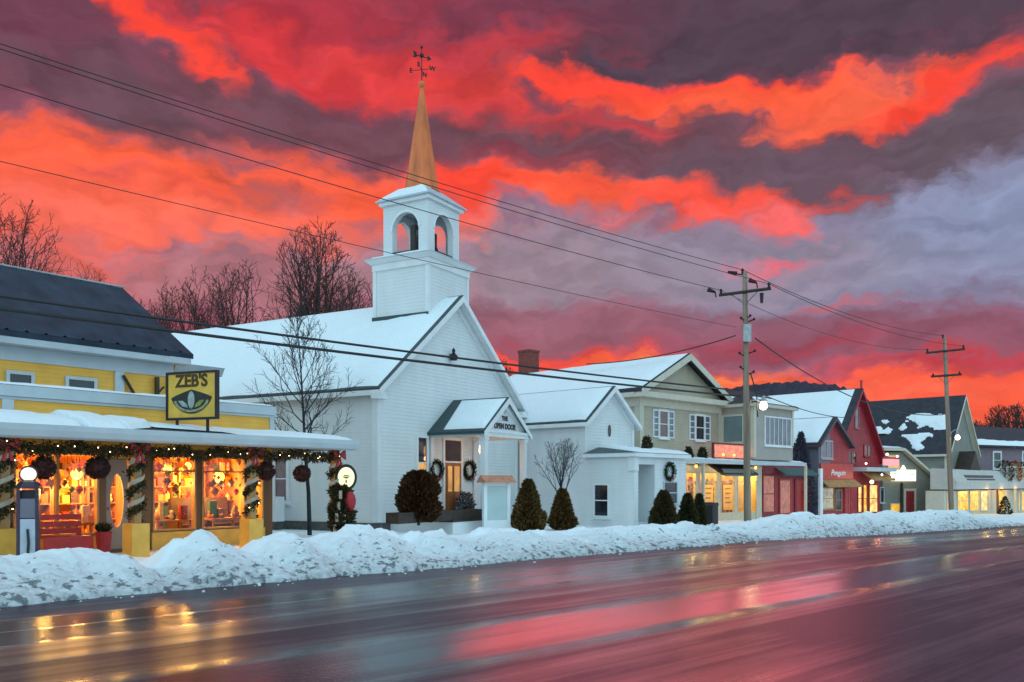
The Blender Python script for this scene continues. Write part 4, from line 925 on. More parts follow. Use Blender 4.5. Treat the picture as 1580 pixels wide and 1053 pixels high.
# ------------------------------------------------------------------ white church
CH = Frame(-4.37, 28.0, 30.0)
def church():
    F = CH; Wd, EZ, AZ, LEN = 9.12, 4.72, 8.36, 17.0
    b = F.root('church', 'white clapboard church with a bell tower and tall copper spire', 'church')
    uc, L, Q = gable(b, 0, Wd, 0, LEN, EZ, AZ, .28, .34, .14, WHITE, GREENTRIM, rake=.28)
    slope_snow(b, L, uc, AZ, -.34, LEN+.3, .14, 11.0, .14, lo=.10, hi=.05, m0=.16, nx=60, ny=16)
    slope_snow(b, Q, uc, AZ, -.34, LEN+.3, .14, 13.0, .12, lo=.10, hi=.05, m0=.16, nx=50, ny=14)
    for s, e in ((0, 0), (Wd, 1)): MB().box(s-.03 if e == 0 else s-.19, s+.19 if e == 0 else s+.03, -.035, -.003, .3, EZ-.3).build('corner_board', TRIM, b)
    MB().box(-.035, -.003, .0, .19, .3, EZ-.02).build('corner_board', TRIM, b)
    # boxed eave returns on the gable corners
    MB().prism([(Wd-.25, EZ-.42), (Wd+.33, EZ-.42), (Wd+.34, EZ-.22), (Wd-.05, EZ-.18)], 'v', -.375, -.005).build('eave_return', TRIM, b)
    MB().prism([(-.33, EZ-.42), (.22, EZ-.42), (.05, EZ-.18), (-.34, EZ-.22)], 'v', -.30, -.005).build('eave_return', TRIM, b)
    MB().box(-.04, Wd+.04, -.045, LEN, -.5, .28).build('foundation', STONE, b)
    # side windows
    v, z1 = F.on_u(434, 706, 0); v0, _ = F.on_u(426, 740, 0); v1, _ = F.on_u(443, 740, 0); z0 = F.on_u(434, 772, 0)[1]
    window(b, 'u', 0, v1, v0, z0, z1, REDGLASS, TRIM, 1, 2, .11)
    for k in (1, 2): window(b, 'u', 0, v0+3.3*k-.5, v0+3.3*k+.2, z0, z1, REDGLASS, TRIM, 1, 2, .11)
    # tall front window left of the porch, lower sash lit from inside
    u0, u1 = F.on_v(644, 700, 0)[0], F.on_v(657, 700, 0)[0]; z1 = F.on_v(650, 676, 0)[1]; z0 = F.on_v(650, 752, 0)[1]
    w = window(b, 'v', 0, u0, u1, z0, z1, DARKGLASS, TRIM, 1, 2, .10)
    zm = z0+(z1-z0)*.52
    MB().box(u0+.01, u1-.01, -.026, -.0205, z0+.01, zm-.03).build('lower_pane', LITGOLD, w)
    # small vent lantern high on the gable
    u, z = F.on_v(694, 550, 0)
    mb = MB(); mb.lathe([(.13, -.16), (.16, .0), (.10, .05), (.05, .12), (.07, .2), (.01, .3)], (u, -.17, z), 8); mb.box(u-.02, u+.02, -.17, -.003, z+.04, z+.08); mb.build('gable_lantern', IRON, b)
    # small oval plate near the corner
    u, z = F.on_v(592, 612, 0); MB().lathe([(.01, 0), (.12, .0), (.12, .02), (.01, .03)], (0, 0, 0), 10).build('wall_plate', GREYTRIM, b)
    pl = [c for c in b.children if c.name.startswith('wall_plate')][0]; pl.location = (u, -.005, z); pl.rotation_euler = (R(90), 0, 0); pl.scale = (1.3, .6, 1)
    # ------- tower
    tw = 2.46; u0, u1 = 4.56-tw/2-.08, 4.56+tw/2+.08; v0 = .30; v1 = v0+tw+.02; tb, tt = 5.4, 9.70
    MB().box(u0, u1, v0, v1, tb, tt).build('tower', WHITE, b)
    for (a, c) in ((u0, v0), (u1, v0), (u0, v1)): MB().box(a-.03 if a == u0 else a-.12, a+.12 if a == u0 else a+.03, c-.03 if c == v0 else c-.12, c+.12 if c == v0 else c+.03, tb, tt-.26).build('tower_corner_board', TRIM, b)
    def tier(name, o0, z0, o1, z1, m=TRIM): 
        MB().add([(u0-o0, v0-o0, z0), (u1+o0, v0-o0, z0), (u1+o0, v1+o0, z0), (u0-o0, v1+o0, z0), (u0-o1, v0-o1, z1), (u1+o1, v0-o1, z1), (u1+o1, v1+o1, z1), (u0-o1, v1+o1, z1)],
                 [(3, 2, 1, 0), (4, 5, 6, 7), (0, 1, 5, 4), (1, 2, 6, 5), (2, 3, 7, 6), (3, 0, 4, 7)]).build(name, m, b)
    tier('tower_frieze', .05, tt-.25, .05, tt+.0, TRIM); tier('tower_cornice', .10, tt+.002, .24, tt+.14, TRIM); tier('tower_cornice_cap', .26, tt+.143, .24, tt+.19, GREYTRIM)
    tier('tower_deck', .20, tt+.192, -.2, tt+.26, GREENTRIM)
    snow_patch(b, (u0-.2, v0-.2, tt+.20), (u0-.2, v1+.2, tt+.20), (u0+.3, v1, tt+.27), (u0+.3, v0, tt+.27), .06, 14, 5, 17.0, name='ledge_snow')
    # flashing round the tower foot
    k = (AZ-EZ)/uc
    mb = MB(); mb.prism([(v0-.04, EZ+k*u0+.24), (v1+.04, EZ+k*u0+.24), (v1+.04, EZ+k*u0+.42), (v0-.04, EZ+k*u0+.42)], 'u', u0-.07, u0-.032); mb.build('flashing', GREENTRIM, b)
    # ------- belfry: four arched faces
    bw = 1.02; bc = (4.56, v0+tw/2+.01); zb, zt = tt+.26, 11.92; hw, spring = .60, zb+.98
    Lb = b
    def arch_face(rot):
        prof = [(-bw, zb), (-hw, zb), (-hw, spring)] + [(-hw*math.cos(R(a)), spring+hw*1.05*math.sin(R(a))) for a in range(10, 180, 10)] + [(hw, spring), (hw, zb), (bw, zb), (bw, zt), (-bw, zt)]
        n = len(prof); mb = MB(); ca, sa = math.cos(rot), math.sin(rot)
        f = lambda x, y: (bc[0]+x*ca-y*sa, bc[1]+x*sa+y*ca)
        vs = [f(x, -bw)+(z,) for x, z in prof]+[f(x*.90, -bw+.20)+(z,) for x, z in prof]
        # triangulated front: split the arch outline into quads up to the head
        fs = []
        m = n-2-4+0
        top = [i for i in range(2, n-4)]
        mb.v = []; 
        def strip_faces(off):
            out = [(0+off, 1+off, 2+off, n-1+off)]
            # left jamb up to the head, arch segments to the top edge, right jamb
            out += [(2+off, 3+off, n-1+off)]
            for i in range(3, n-5): out.append((i+off, i+1+off, (n-1+off) if i < n//2-2 else (n-2+off)))
            out += [(n-1+off, n//2-2+off, n-2+off)]
            out += [(n-5+off, n-4+off, n-3+off, n-2+off)]
            return out
        fs += strip_faces(0) + [tuple(reversed(t)) for t in strip_faces(n)]
        for i in range(0, n): fs.append((i, (i+1) % n, (i+1) % n+n, i+n))
        mb.add(vs, fs)
        return mb.build('belfry_wall', WHITE, b)
    for r in range(4): arch_face(r*math.pi/2)
    for r in range(4):
        ca, sa = math.cos(r*math.pi/2), math.sin(r*math.pi/2); mb = MB()
        for s in range(0, 12):
            a0, a1 = R(s*15), R(s*15+15); p = lambda a, q: (-q*math.cos(a), spring+q*1.05*math.sin(a))
            quad = [p(a0, hw), p(a1, hw), p(a1, hw+.09), p(a0, hw+.09)]
            mb.add([(bc[0]+x*ca+(bw+.02)*sa, bc[1]+x*sa-(bw+.02)*ca, z) for x, z in quad]+[(bc[0]+x*ca+(bw-.0)*sa, bc[1]+x*sa-(bw-.0)*ca, z) for x, z in quad], [(0, 1, 2, 3), (0, 1, 5, 4), (1, 2, 6, 5), (2, 3, 7, 6), (3, 0, 4, 7)])
        mb.build('arch_trim', TRIM, b)
    mb = MB(); mb.box(bc[0]-bw+.02, bc[0]+bw-.02, bc[1]-bw+.02, bc[1]+bw-.02, zt-.10, zt-.004); mb.build('belfry_ceiling', GREYTRIM, b)
    mb = MB(); mb.lathe([(.50, 0), (.47, .10), (.38, .30), (.32, .56), (.24, .72), (.05, .78)], (bc[0]+.10, bc[1]-.1, zb+.42), 16); bell = mb.build('bell', BLACK, b, True)
    MB().box(bc[0]-.6, bc[0]+.6, bc[1]-.15, bc[1]-.05, zb+1.12, zb+1.24).build('bell_yoke', DARKWOOD, bell)
    mb = MB(); 
    for s in (-1, 1): mb.box(bc[0]+s*.66-.06, bc[0]+s*.66+.06, bc[1]-.2, bc[1], zb+.0, zb+1.2)
    mb.build('bell_stand', DARKWOOD, bell)
    mb = MB(); e = bw+.02
    for r in range(4):
        ca, sa = math.cos(r*math.pi/2), math.sin(r*math.pi/2); f = lambda x, y: (bc[0]+x*ca-y*sa, bc[1]+x*sa+y*ca)
        p, q = f(-hw, -e+.03), f(hw, -e+.10); mb.box(p[0], q[0], p[1], q[1], zb+.12, zb+.20)
    mb.build('belfry_rail', BLACK, b)
    # belfry roof, spire
    ov = .22
    MB().box(bc[0]-bw-.12, bc[0]+bw+.12, bc[1]-bw-.12, bc[1]+bw+.12, zt+.002, zt+.13).build('belfry_cornice', TRIM, b)
    e1 = bw+ov; e2 = .60
    MB().add([(bc[0]+x*e1, bc[1]+y*e1, zt+.134) for x, y in ((-1, -1), (1, -1), (1, 1), (-1, 1))]+[(bc[0]+x*e1, bc[1]+y*e1, zt+.17) for x, y in ((-1, -1), (1, -1), (1, 1), (-1, 1))]+[(bc[0]+x*e2, bc[1]+y*e2, zt+.68) for x, y in ((-1, -1), (1, -1), (1, 1), (-1, 1))],
             [(3, 2, 1, 0), (0, 1, 5, 4), (1, 2, 6, 5), (2, 3, 7, 6), (3, 0, 4, 7), (4, 5, 9, 8), (5, 6, 10, 9), (6, 7, 11, 10), (7, 4, 8, 11), (8, 9, 10, 11)]).build('belfry_roof', GREYTRIM, b)
    snow_patch(b, (bc[0]-e1+.05, bc[1]+e1-.1, zt+.21), (bc[0]-e1+.05, bc[1]-e1+.1, zt+.21), (bc[0]-e2-.02, bc[1]-e2+.02, zt+.67), (bc[0]-e2-.02, bc[1]+e2-.02, zt+.67), .08, 12, 8, 21.0, up=(-.6, 0, .8))
    sb = zt+.66; st = 16.55
    sp = MB().lathe([(.72, 0), (.66, .12), (.07, st-sb)], (bc[0], bc[1], sb), 8, rot=R(22.5)).build('spire', COPPER, b)
    MB().lathe([(.02, 0), (.13, .07), (.16, .16), (.10, .25), (.02, .3)], (bc[0], bc[1], st-.02), 12).build('finial_ball', COPPER, b, True)
    # weathervane with its four compass letters and arrow
    mb = MB(); z0 = st+.28
    mb.tube([(bc[0], bc[1], z0-.05), (bc[0], bc[1], z0+1.25)], [.022, .014], 6)
    for a in range(4): 
        d = Vector((math.cos(a*math.pi/2+.35), math.sin(a*math.pi/2+.35), 0)); c = Vector((bc[0], bc[1], z0+.42))
        mb.tube([c, c+d*.36], .013, 5)
    wv = mb.build('weathervane', IRON, b)
    for a, t_ in enumerate('NESW'):
        d = Vector((math.cos(a*math.pi/2+.35), math.sin(a*math.pi/2+.35), 0)); c = Vector((bc[0], bc[1], z0+.42))+d*.42
        text(t_, .24, IRON, wv, c, (R(90), 0, -R(30)), 'compass_letter', .015, bold=.006)
    mb = MB(); a = Vector((bc[0], bc[1], z0+.92)); d = Vector((.8, -.45, 0)).normalized()
    mb.tube([a-d*.22, a+d*.26], .02, 5); mb.add([a+d*.24+Vector((0, 0, .12)), a+d*.42, a+d*.24-Vector((0, 0, .12))], [(0, 1, 2)]); mb.ball(a+Vector((0, 0, .04)), .09, 8)
    mb.add([a-d*.2+Vector((0, 0, .11)), a-d*.36+Vector((0, 0, .16)), a-d*.32, a-d*.36-Vector((0, 0, .12)), a-d*.2-Vector((0, 0, .08))], [(0, 1, 2, 3, 4)])
    mb.ball((bc[0], bc[1], z0+1.27), .055, 8); mb.build('vane_arrow', IRON, wv)
    # ------- front porch
    pu0, pu1, pv, pe, pr = 2.98, 5.84, -2.24, 3.43, 4.54; pc = (pu0+pu1)/2
    MB().prism([(pu0-.02, pe), (pu1+.02, pe), (pc, pr)], 'v', pv+.03, -.004).build('porch_gable', WHITE, b)
    k = (pr-pe)/(pc-pu0); o = .22
    MB().prism([(pu0-o, pe-k*o+.006), (pc, pr+.006), (pu1+o, pe-k*o+.006), (pu1+o, pe-k*o+.10), (pc, pr+.10), (pu0-o, pe-k*o+.10)], 'v', pv-.14, -.005).build('porch_roof', GREENTRIM, b)
    mb = MB(); g0, g1 = pv-.18, pv-.142
    mb.prism([(pu0-o-.02, pe-k*o-.10), (pc, pr-.14), (pc, pr+.07), (pu0-o-.02, pe-k*o+.07)], 'v', g0, g1); mb.prism([(pc, pr-.14), (pu1+o+.02, pe-k*o-.10), (pu1+o+.02, pe-k*o+.07), (pc, pr+.07)], 'v', g0, g1)
    mb.prism([(pc-.0, pr-.35), (pu1, pe-.0), (pu1, pe+.0+.2), (pc, pr-.05)], 'v', pv-.02, pv+.028)
    mb.box(pu0-.08, pu1+.08, pv-.10, pv+.10, pe-.24, pe-.004); mb.box(pu0-.08, pu0+.12, pv+.102, -.01, pe-.24, pe-.004); mb.box(pu1-.12, pu1+.08, pv+.102, -.01, pe-.24, pe-.004)
    mb.box(pu0-.14, pu1+.14, pv-.14, pv-.101, pe-.10, pe-.02)
    mb.build('porch_entablature', TRIM, b)
    ang = Vector((k, 0, -1)); up = Vector((-k, 0, 1)).normalized()
    q = lambda u, v, lift=.10: (u, v, pe+k*(u-pu0)+lift)
    snow_patch(b, q(pu0-.10, pv-.06), q(pu0-.10, -.62), q(pc-.06, -.42), q(pc-.06, pv-.06), .09, 22, 12, 25.0, up=up)
    ur = Vector((k, 0, 1)).normalized(); q2 = lambda u, v: (u, v, pe+k*(pu1-u)+.10)
    snow_patch(b, q2(pu1+.10, pv-.06), q2(pu1+.10, -.3), q2(pc+.06, -.3), q2(pc+.06, pv-.06), .09, 22, 12, 27.0, up=ur)
    for (u, v) in ((pu0+.05, pv+.05), (pu1-.05, pv+.05)):
        mb = MB(); mb.box(u-.10, u+.10, v-.10, v+.10, .45, pe-.25); mb.box(u-.14, u+.14, v-.14, v+.14, .28, .449); mb.box(u-.13, u+.13, v-.13, v+.13, pe-.36, pe-.251); mb.build('porch_post', TRIM, b)
    mb = MB(); 
    for u in (pu0+.02, pu1-.02): mb.box(u-.09, u+.09, -.08, -.037, .45, pe-.25)
    mb.build('porch_pilaster', TRIM, b)
    tm = mat('porch_lettering', (.03, .035, .045), .5, .1, 5)
    text('THE', .22, tm, b, (pc-.02, pv+.02, pe+.44), bold=.012); text('OPEN DOOR', .25, tm, b, (pc, pv+.02, pe+.16), sx=1.02, bold=.014)
    mb = MB(); mb.box(pc-.025, pc+.025, pv+.005, pv+.024, pe+.60, pe+.84); mb.box(pc-.08, pc+.08, pv+.005, pv+.023, pe+.73, pe+.77); mb.build('porch_cross', GREYTRIM, b)
    # door
    d0, d1 = F.on_v(685, 740, 0)[0], F.on_v(710, 740, 0)[0]; dz0, dz1 = .40, F.on_v(697, 680, 0)[1]
    zt_ = dz0+(dz1-dz0)*.70
    d = door(b, 'v', 0, d0, d1, dz0, zt_, WARMWOOD, TRIM, True, True, .001)
    mb = MB(); t = .11; mb.box(d0-t, d0-.002, -.06, -.003, dz0, dz1+t); mb.box(d1+.002, d1+t, -.06, -.003, dz0, dz1+t); mb.box(d0, d1, -.06, -.003, dz1, dz1+t); mb.box(d0, d1, -.055, -.003, zt_+.003, zt_+.06); mb.build('door_casing', TRIM, d)
    MB().box(d0, d1, -.022, -.004, zt_+.063, dz1-.002).build('transom', mat('transom_glass', (.06, .022, .018), .12, .2, 3), d)
    w = (d1-d0); MB().box(d0+w*.18, d0+w*.42, -.058, -.048, zt_-1.05, zt_-.12).build('door_glow', LITGOLD, d); MB().box(d0+w*.56, d0+w*.88, -.058, -.048, zt_-1.05, zt_-.12).build('door_glow', LITGOLD, d)  # glowing panels stand in for warm light on the wooden door
    # porch floor with white skirt and dark rail band
    mb = MB(); mb.box(pu0-2.35, pu1+.25, pv-.28, -.05, -.3, .34); mb.build('porch_base', TRIM, b)
    MB().box(pu0-2.37, pu1+.27, pv-.30, -.05, .343, .40).build('porch_floor', DARKWOOD, b)
    # hanging porch lamp
    mb = MB(); mb.lathe([(.02, .3), (.09, .22), (.11, 0), (.06, -.1), (.02, -.14)], (pc, pv+1.0, 2.72), 8); mb.tube([(pc, pv+1.0, 3.0), (pc, pv+1.0, 3.35)], .012, 4); mb.build('porch_lamp', emis('porch_lamp_glow', (1, .55, .22), 6), b)
    return b
church()
x, y = CH.world(4.4, -1.2); point('porch_lamp_light', (x, y, 2.5), 16, (1, .50, .20), .12)

def church_things():
    F = CH
    for px, py, w in ((671, 725, 'evergreen wreath on the church wall left of the brown door'), (722, 726, 'evergreen wreath on the church wall right of the brown door')):
        u, z = F.on_v(px, py, 0); wreath(F, u, 0, z, .30, w)
    # low dark balustrade along the porch edge
    pv = -2.44
    u0, u1 = F.on_v(613, 790, pv)[0], F.on_v(742, 790, pv)[0]; x, y = F.world(u0, pv)
    t = empty('porch_planter', (x, y, .40), R(90)-F.a, 'long dark brown planter box along the church porch edge', 'planter'); W_ = u1-u0
    mb = MB(); mb.box(0, W_, -.04, .04, .0, .32); mb.box(0, .08, .041, .42, .0, .32); mb.box(W_-.08, W_, .041, .42, 0, .32); mb.box(.08, W_-.08, .38, .42, 0, .32); mb.build('box', DARKWOOD, t)
    MB().box(.08, W_-.08, .042, .378, .02, .24).build('soil', BLACK, t)
    u, z = F.on_v(646, 790, -2.2); x, y = F.world(u, -2.2)
    shrub('porch_bush', 'big rounded brown bush in front of the lit church window', (x, y, .40), 1.40, .60, [RUST[0], RUST[0], RUST[1]], 9000, cat='bush', shape='round')
    u, z = F.on_v(720, 780, -.5); x, y = F.world(u, -.45)
    shrub('frosted_shrub', 'small frosted grey shrub right of the brown church door', (x, y, .38), .75, .26, [mat('frost_a', (.24, .24, .27), .8, .2, 8), mat('frost_b', (.36, .36, .40), .8, .2, 8), RUST[1]], 900, cat='bush', shape='round')
    # notice board with its little roof
    u, z = F.on_v(766, 745, -3.3); x, y = F.world(u, -3.3)
    t = empty('notice_board', (x, y, -.02), R(90)-F.a-R(28), 'white church notice board under a small terracotta roof', 'notice board')
    h = .44
    for s in (-1, 1): MB().box(s*h-.06, s*h+.06, -.06, .06, 0, 1.62).build('post', TRIM, t)
    mb = MB(); mb.box(-h+.061, h-.061, -.04, .04, .22, .40); mb.box(-h+.061, h-.061, -.04, .04, 1.52, 1.61); mb.build('rail', TRIM, t)
    MB().box(-h+.061, h-.061, -.03, .03, .401, 1.519).build('board', TEALBOARD, t)
    MB().box(-h+.062, h-.062, -.05, .05, -.1, .219).build('skirt', TRIM, t)
    MB().prism([(-.26, 1.62), (.26, 1.62), (.26, 1.66), (0, 1.86), (-.26, 1.66)], 'u', -h-.16, h+.16).build('roof', COPPERROOF, t)
    # outdoor heat pump by the side wall
    v, z = F.on_u(434, 772, -.35); x, y = F.world(-.6, v+.25)
    t = empty('heat_pump', (x, y, 0), R(90)-F.a, 'white heat pump unit beside the church side wall', 'heat pump')
    MB().box(-.2, .2, -.45, .45, .28, 1.12).build('case', TRIM, t)
    mb = MB(); mb.lathe([(.005, 0), (.27, 0), (.27, .02), (.005, .03)], (0, 0, 0), 20); o = mb.build('fan_grille', STONE, t); o.location = (-.202, .08, .70); o.rotation_euler = (0, -R(90), 0)
    for yy in (-.32, .32): MB().box(-.18, .18, yy-.05, yy+.05, 0, .28).build('foot', STONE, t)
church_things()

# ------------------------------------------------------------------ white annex beside the church
AN = Frame(2.88, 34.0, 41.0)
def annex():
    F = AN
    b = F.root('parish_hall', 'small white clapboard hall with snowy gable roof and low porch wing', 'hall')
    uc, L, Q = gable(b, 0, 3.45, 0, 9.0, 4.05, 5.42, .20, .26, .12, WHITE, GREENTRIM, rake=.22)
    slope_snow(b, L, uc, 5.42, -.26, 9.2, .12, 31.0, .11, lo=.08, hi=.04, m0=.14, nx=40, ny=10)
    slope_snow(b, Q, uc, 5.42, -.26, 9.2, .12, 33.0, .11, lo=.08, hi=.04, m0=.14, nx=30, ny=8)
    MB().box(-.03, .12, -.03, -.003, 2.7, 3.85).build('corner_board', TRIM, b); MB().box(3.33, 3.48, -.03, -.003, 2.7, 3.85).build('corner_board', TRIM, b)
    u, z = F.on_v(940, 665, 0); mb = MB(); n = 18
    mb.add([(u+.10*math.cos(a*6.283/n), -.03, z+.24*math.sin(a*6.283/n)) for a in range(n)]+[(u+.10*math.cos(a*6.283/n), -.003, z+.24*math.sin(a*6.283/n)) for a in range(n)], [tuple(range(n))]+[(i, (i+1) % n, (i+1) % n+n, i+n) for i in range(n)])
    mb.build('oval_vent', STONE, b)
    # low wing in front
    D, E, UW = -2.28, 2.56, 3.85
    mb = MB()
    mb.box(0, .12, D, -.004, -.6, E); mb.box(.12, .28, D, D+.12, -.6, E); mb.box(1.45, UW, D, D+.12, -.6, E); mb.box(.28, 1.45, D+1.15, D+1.25, -.6, E); mb.box(1.45, 1.57, D+.12, D+1.25, -.6, E); mb.box(UW-.12, UW, D+.12, -.004, -.6, E); mb.box(.28, 1.45, D+.005, D+.115, 2.30, E)
    mb.build('wing_wall', WHITE, b)
    MB().box(.121, 1.449, D+.01, D+1.149, -.4, .10).build('wing_porch_floor', GREYTRIM, b)
    mb = MB(); mb.box(-.18, UW+.1, D-.20, D-.02, E+.02, E+.17); mb.box(-.18, -.02, D-.02, -.01, E+.02, E+.17); mb.box(-.0, UW+.1, D-.02, -.01, E+.004, E+.05); mb.build('wing_eave', TRIM, b)
    mb = MB(); mb.box(-.04, .26, D-.04, D-.004, 2.05, E+.01); mb.box(-.05, -.004, D-.03, D+.25, 2.05, E+.01); mb.build('wing_bracket', TRIM, b)
    h = 3.02
    MB().add([(-.2, D-.22, E+.175), (UW+.12, D-.22, E+.175), (UW+.12, -.01, h), (.9, -.01, h), (-.2, -.01, E+.175), (-.2, D-.22, E+.172), (UW+.12, -.01, E+.172)], [(0, 1, 2, 3), (0, 3, 4), (1, 6, 2)]).build('wing_roof', GREENTRIM, b)
    snow_patch(b, (.12, D-.2, E+.18), (UW+.1, D-.2, E+.18), (UW+.1, -.04, h), (1.15, -.04, h), .10, 40, 10, 37.0)
    v0, v1 = F.on_u(918.5, 770, 0)[0], F.on_u(938.5, 770, 0)[0]; z1, z0 = F.on_u(929, 749, 0)[1], F.on_u(929, 796, 0)[1]
    window(b, 'u', 0, v0, v1, z0, z1, DARKGLASS, TRIM, 1, 2, .08)
    u0, z0 = F.on_v(990, 775, D+1.15); u1, z1 = F.on_v(1003, 750, D+1.15); window(b, 'v', D+1.15, u0, u1, z0, z1, DARKGLASS, TRIM, 1, 1, .05, sill=False)
    u0, z0 = F.on_v(1024, 777, D); u1, z1 = F.on_v(1043, 745, D); window(b, 'v', D, u0, u1, z0, z1, DARKGLASS, GREYTRIM, 1, 2, .05)
    u, z = F.on_v(1031, 728, D); wreath(F, u, D, z, .29, 'evergreen wreath above the dark window of the white hall')
    return b
annex()

# ------------------------------------------------------------------ beige shop with a pediment
BG = Frame(5.62, 38.0, 45.0, 0.0)
def beige_shop():
    F = BG; W_, EZ, AZ, LEN = 6.7, 5.72, 7.42, 11.0
    b = F.root('beige_shop', 'beige two-storey shop with a pediment roof and lit yellow shop front', 'shop')
    uc = W_/2
    MB().prism([(0, 2.45), (W_, 2.45), (W_, EZ), (uc, AZ-.05), (0, EZ)], 'v', 0, LEN).build('wall', BEIGE, b)
    WG = F.on_v(1173, 760, 0)[0]
    MB().box(0, WG, 2.0, LEN, -.8, 2.445).build('lower_wall', BEIGE, b)
    k = (AZ-EZ)/uc; o = .42
    MB().prism([(-o, EZ-k*o+.06), (uc, AZ+.06), (W_+o, EZ-k*o+.06), (W_+o, EZ-k*o+.20), (uc, AZ+.20), (-o, EZ-k*o+.20)], 'v', -.42, LEN+.3).build('roof', DARKROOF, b)
    mb = MB(); g0, g1 = -.47, -.425
    mb.prism([(-o, EZ-k*o-.12), (uc, AZ-.14), (uc, AZ+.17), (-o, EZ-k*o+.17)], 'v', g0, g1); mb.prism([(uc, AZ-.14), (W_+o, EZ-k*o-.12), (W_+o, EZ-k*o+.17), (uc, AZ+.17)], 'v', g0, g1)
    mb.prism([(-o, EZ-.36), (W_+o, EZ-.36), (W_+o-.05, EZ-.12), (-o+.05, EZ-.12)], 'v', -.44, -.004)
    mb.box(-.03, W_+.03, -.05, -.004, EZ-.72, EZ-.362); mb.box(-o, -.004, -.003, LEN, EZ-.36, EZ-.15); mb.box(-.05, -.004, .0, LEN, EZ-.75, EZ-.361)
    mb.box(-.03, .26, -.045, -.004, 2.9, EZ-.722); mb.box(W_-.26, W_+.03, -.045, -.004, 2.9, EZ-.722); mb.box(-.04, -.004, .0, .26, 2.9, EZ-.76)
    mb.build('cornice', BEIGETRIM, b)
    L = (-o, EZ-k*o+.06)
    slope_snow(b, L, uc, AZ+.06, -.42, LEN+.2, .14, 41.0, .13, lo=.10, hi=.04, m0=.10, nx=40, ny=12)
    slope_snow(b, (W_+o, L[1]), uc, AZ+.06, -.42, LEN+.2, .14, 43.0, .13, lo=.10, hi=.04, m0=.10, nx=30, ny=10)
    cu, cz = uc, 8.85
    mb = MB(); mb.box(cu-.40, cu+.40, 9.6, 10.4, 6.4, cz-.12); mb.box(cu-.44, cu+.44, 9.56, 10.44, cz-.118, cz); mb.build('chimney', BRICK, b)
    for px0, px1, y0, y1, gm in ((1008, 1038, 633, 674, REDGLASS), (1064, 1094, 640, 678, DARKGLASS)):
        u0, z0 = F.on_v(px0, y1-1, 0); u1, z1 = F.on_v(px1, y0+4, 0); z0 = (z0+F.on_v(px1, y1+1, 0)[1])/2; 
        w = u1-u0
        window(b, 'v', 0, u0+w*.30, u0+w*.70, z0, z1, gm, TRIM, 1, 2, .09)
        for a, c in ((0, .22), (.78, 1)): window(b, 'v', 0, u0+w*a, u0+w*c, z0, z1, BLUEGLASS, TRIM, 1, 4, .06, sill=False)
    # ground floor: posts, lit panes and door
    U = lambda px: F.on_v(px, 760, 0)[0]
    Z = lambda px, py: F.on_v(px, py, 0)[1]
    ops = [(U(1057), U(1074)), (U(1079), U(1106)), (U(1112), U(1134)), (U(1138), U(1151)), (U(1157), WG-.12)]
    mb = MB(); cur = 0
    for a_, c_ in ops: mb.box(cur, a_, .003, .14, -.8, 2.10); mb.box(a_, c_, .003, .14, -.8, .05); cur = c_
    mb.box(cur, WG, .003, .14, -.8, 2.10); mb.box(0, WG, .003, .14, 2.10, 2.445); mb.build('shop_front_wall', BEIGETRIM, b)
    mb = MB(); mb.box(.02, WG-.02, 1.90, 1.99, -.4, 2.44); mb.box(.02, .10, .15, 1.9, -.4, 2.44); mb.box(WG-.10, WG-.02, .15, 1.9, -.4, 2.44); mb.box(.1, WG-.1, .15, 1.9, -.42, -.32); mb.box(.1, WG-.1, .15, 1.9, 2.36, 2.44); mb.build('interior', mat('butter_wall', (.80, .58, .18), .6, .1, 3), b)
    for a_, c_ in ops:
        fr = MB(); t_ = .05; fr.box(a_, a_+t_, -.02, .12, .05, 2.1); fr.box(c_-t_, c_, -.02, .12, .05, 2.1); fr.box(a_+t_, c_-t_, -.02, .12, .05, .1); fr.box(a_+t_, c_-t_, -.02, .12, 2.05, 2.1); fr.box(a_+t_, c_-t_, -.01, .1, 1.62, 1.66)
        w_ = fr.build('shop_window', BEIGETRIM, b); MB().box(a_+t_, c_-t_, .05, .056, .1, 2.05).build('pane', GLASS, w_)
    for k in range(6):
        x, y = F.world(.6+(WG-1.2)*k/5, .45); point('shop_light', (x, y, 2.1), 58, (1, .66, .20), .15)
    mb = MB(); mb.box(U(1052), U(1172), -.10, -.06, 2.12, 2.40); mb.build('shop_fascia', BEIGETRIM, b)
    # flat porch roof along the shop fronts
    D = -1.7; ue = F.on_v(1243, 718, D)[0]; us = F.on_v(1056, 706, D)[0]
    mb = MB(); mb.box(us, ue, D, -.005, 2.50, 2.60); mb.box(us, ue, D-.06, D-.003, 2.46, 2.64); mb.build('porch_roof', GREYTRIM, b)
    snow_patch(b, (us, D-.04, 2.64), (ue, D-.04, 2.64), (ue, -.02, 2.62), (us, -.02, 2.62), .10, 60, 6, 47.0, name='porch_snow')
    for px in (1056, 1085, 1243): 
        u = F.on_v(px, 760, D+.1)[0]; MB().box(u-.06, u+.06, D+.04, D+.16, -.8, 2.499).build('porch_post', BEIGETRIM, b)
    # dark sloping awning below the porch roof
    u0, u1 = F.on_v(1112, 730, D+.2)[0], F.on_v(1168, 730, D+.2)[0]
    MB().prism([(D+.15, 1.95), (D+.9, 2.42), (D+.9, 2.49), (D+.1, 2.02)], 'u', u0, u1).build('awning', DARKWOOD, b)
    MB().prism([(D+.09, 1.90), (D+.13, 1.90), (D+.30, 2.25), (D+.26, 2.25)], 'u', u0+.25, u1-.3).build('awning_valance', GREYWALL, b)
    return b
beige_shop()
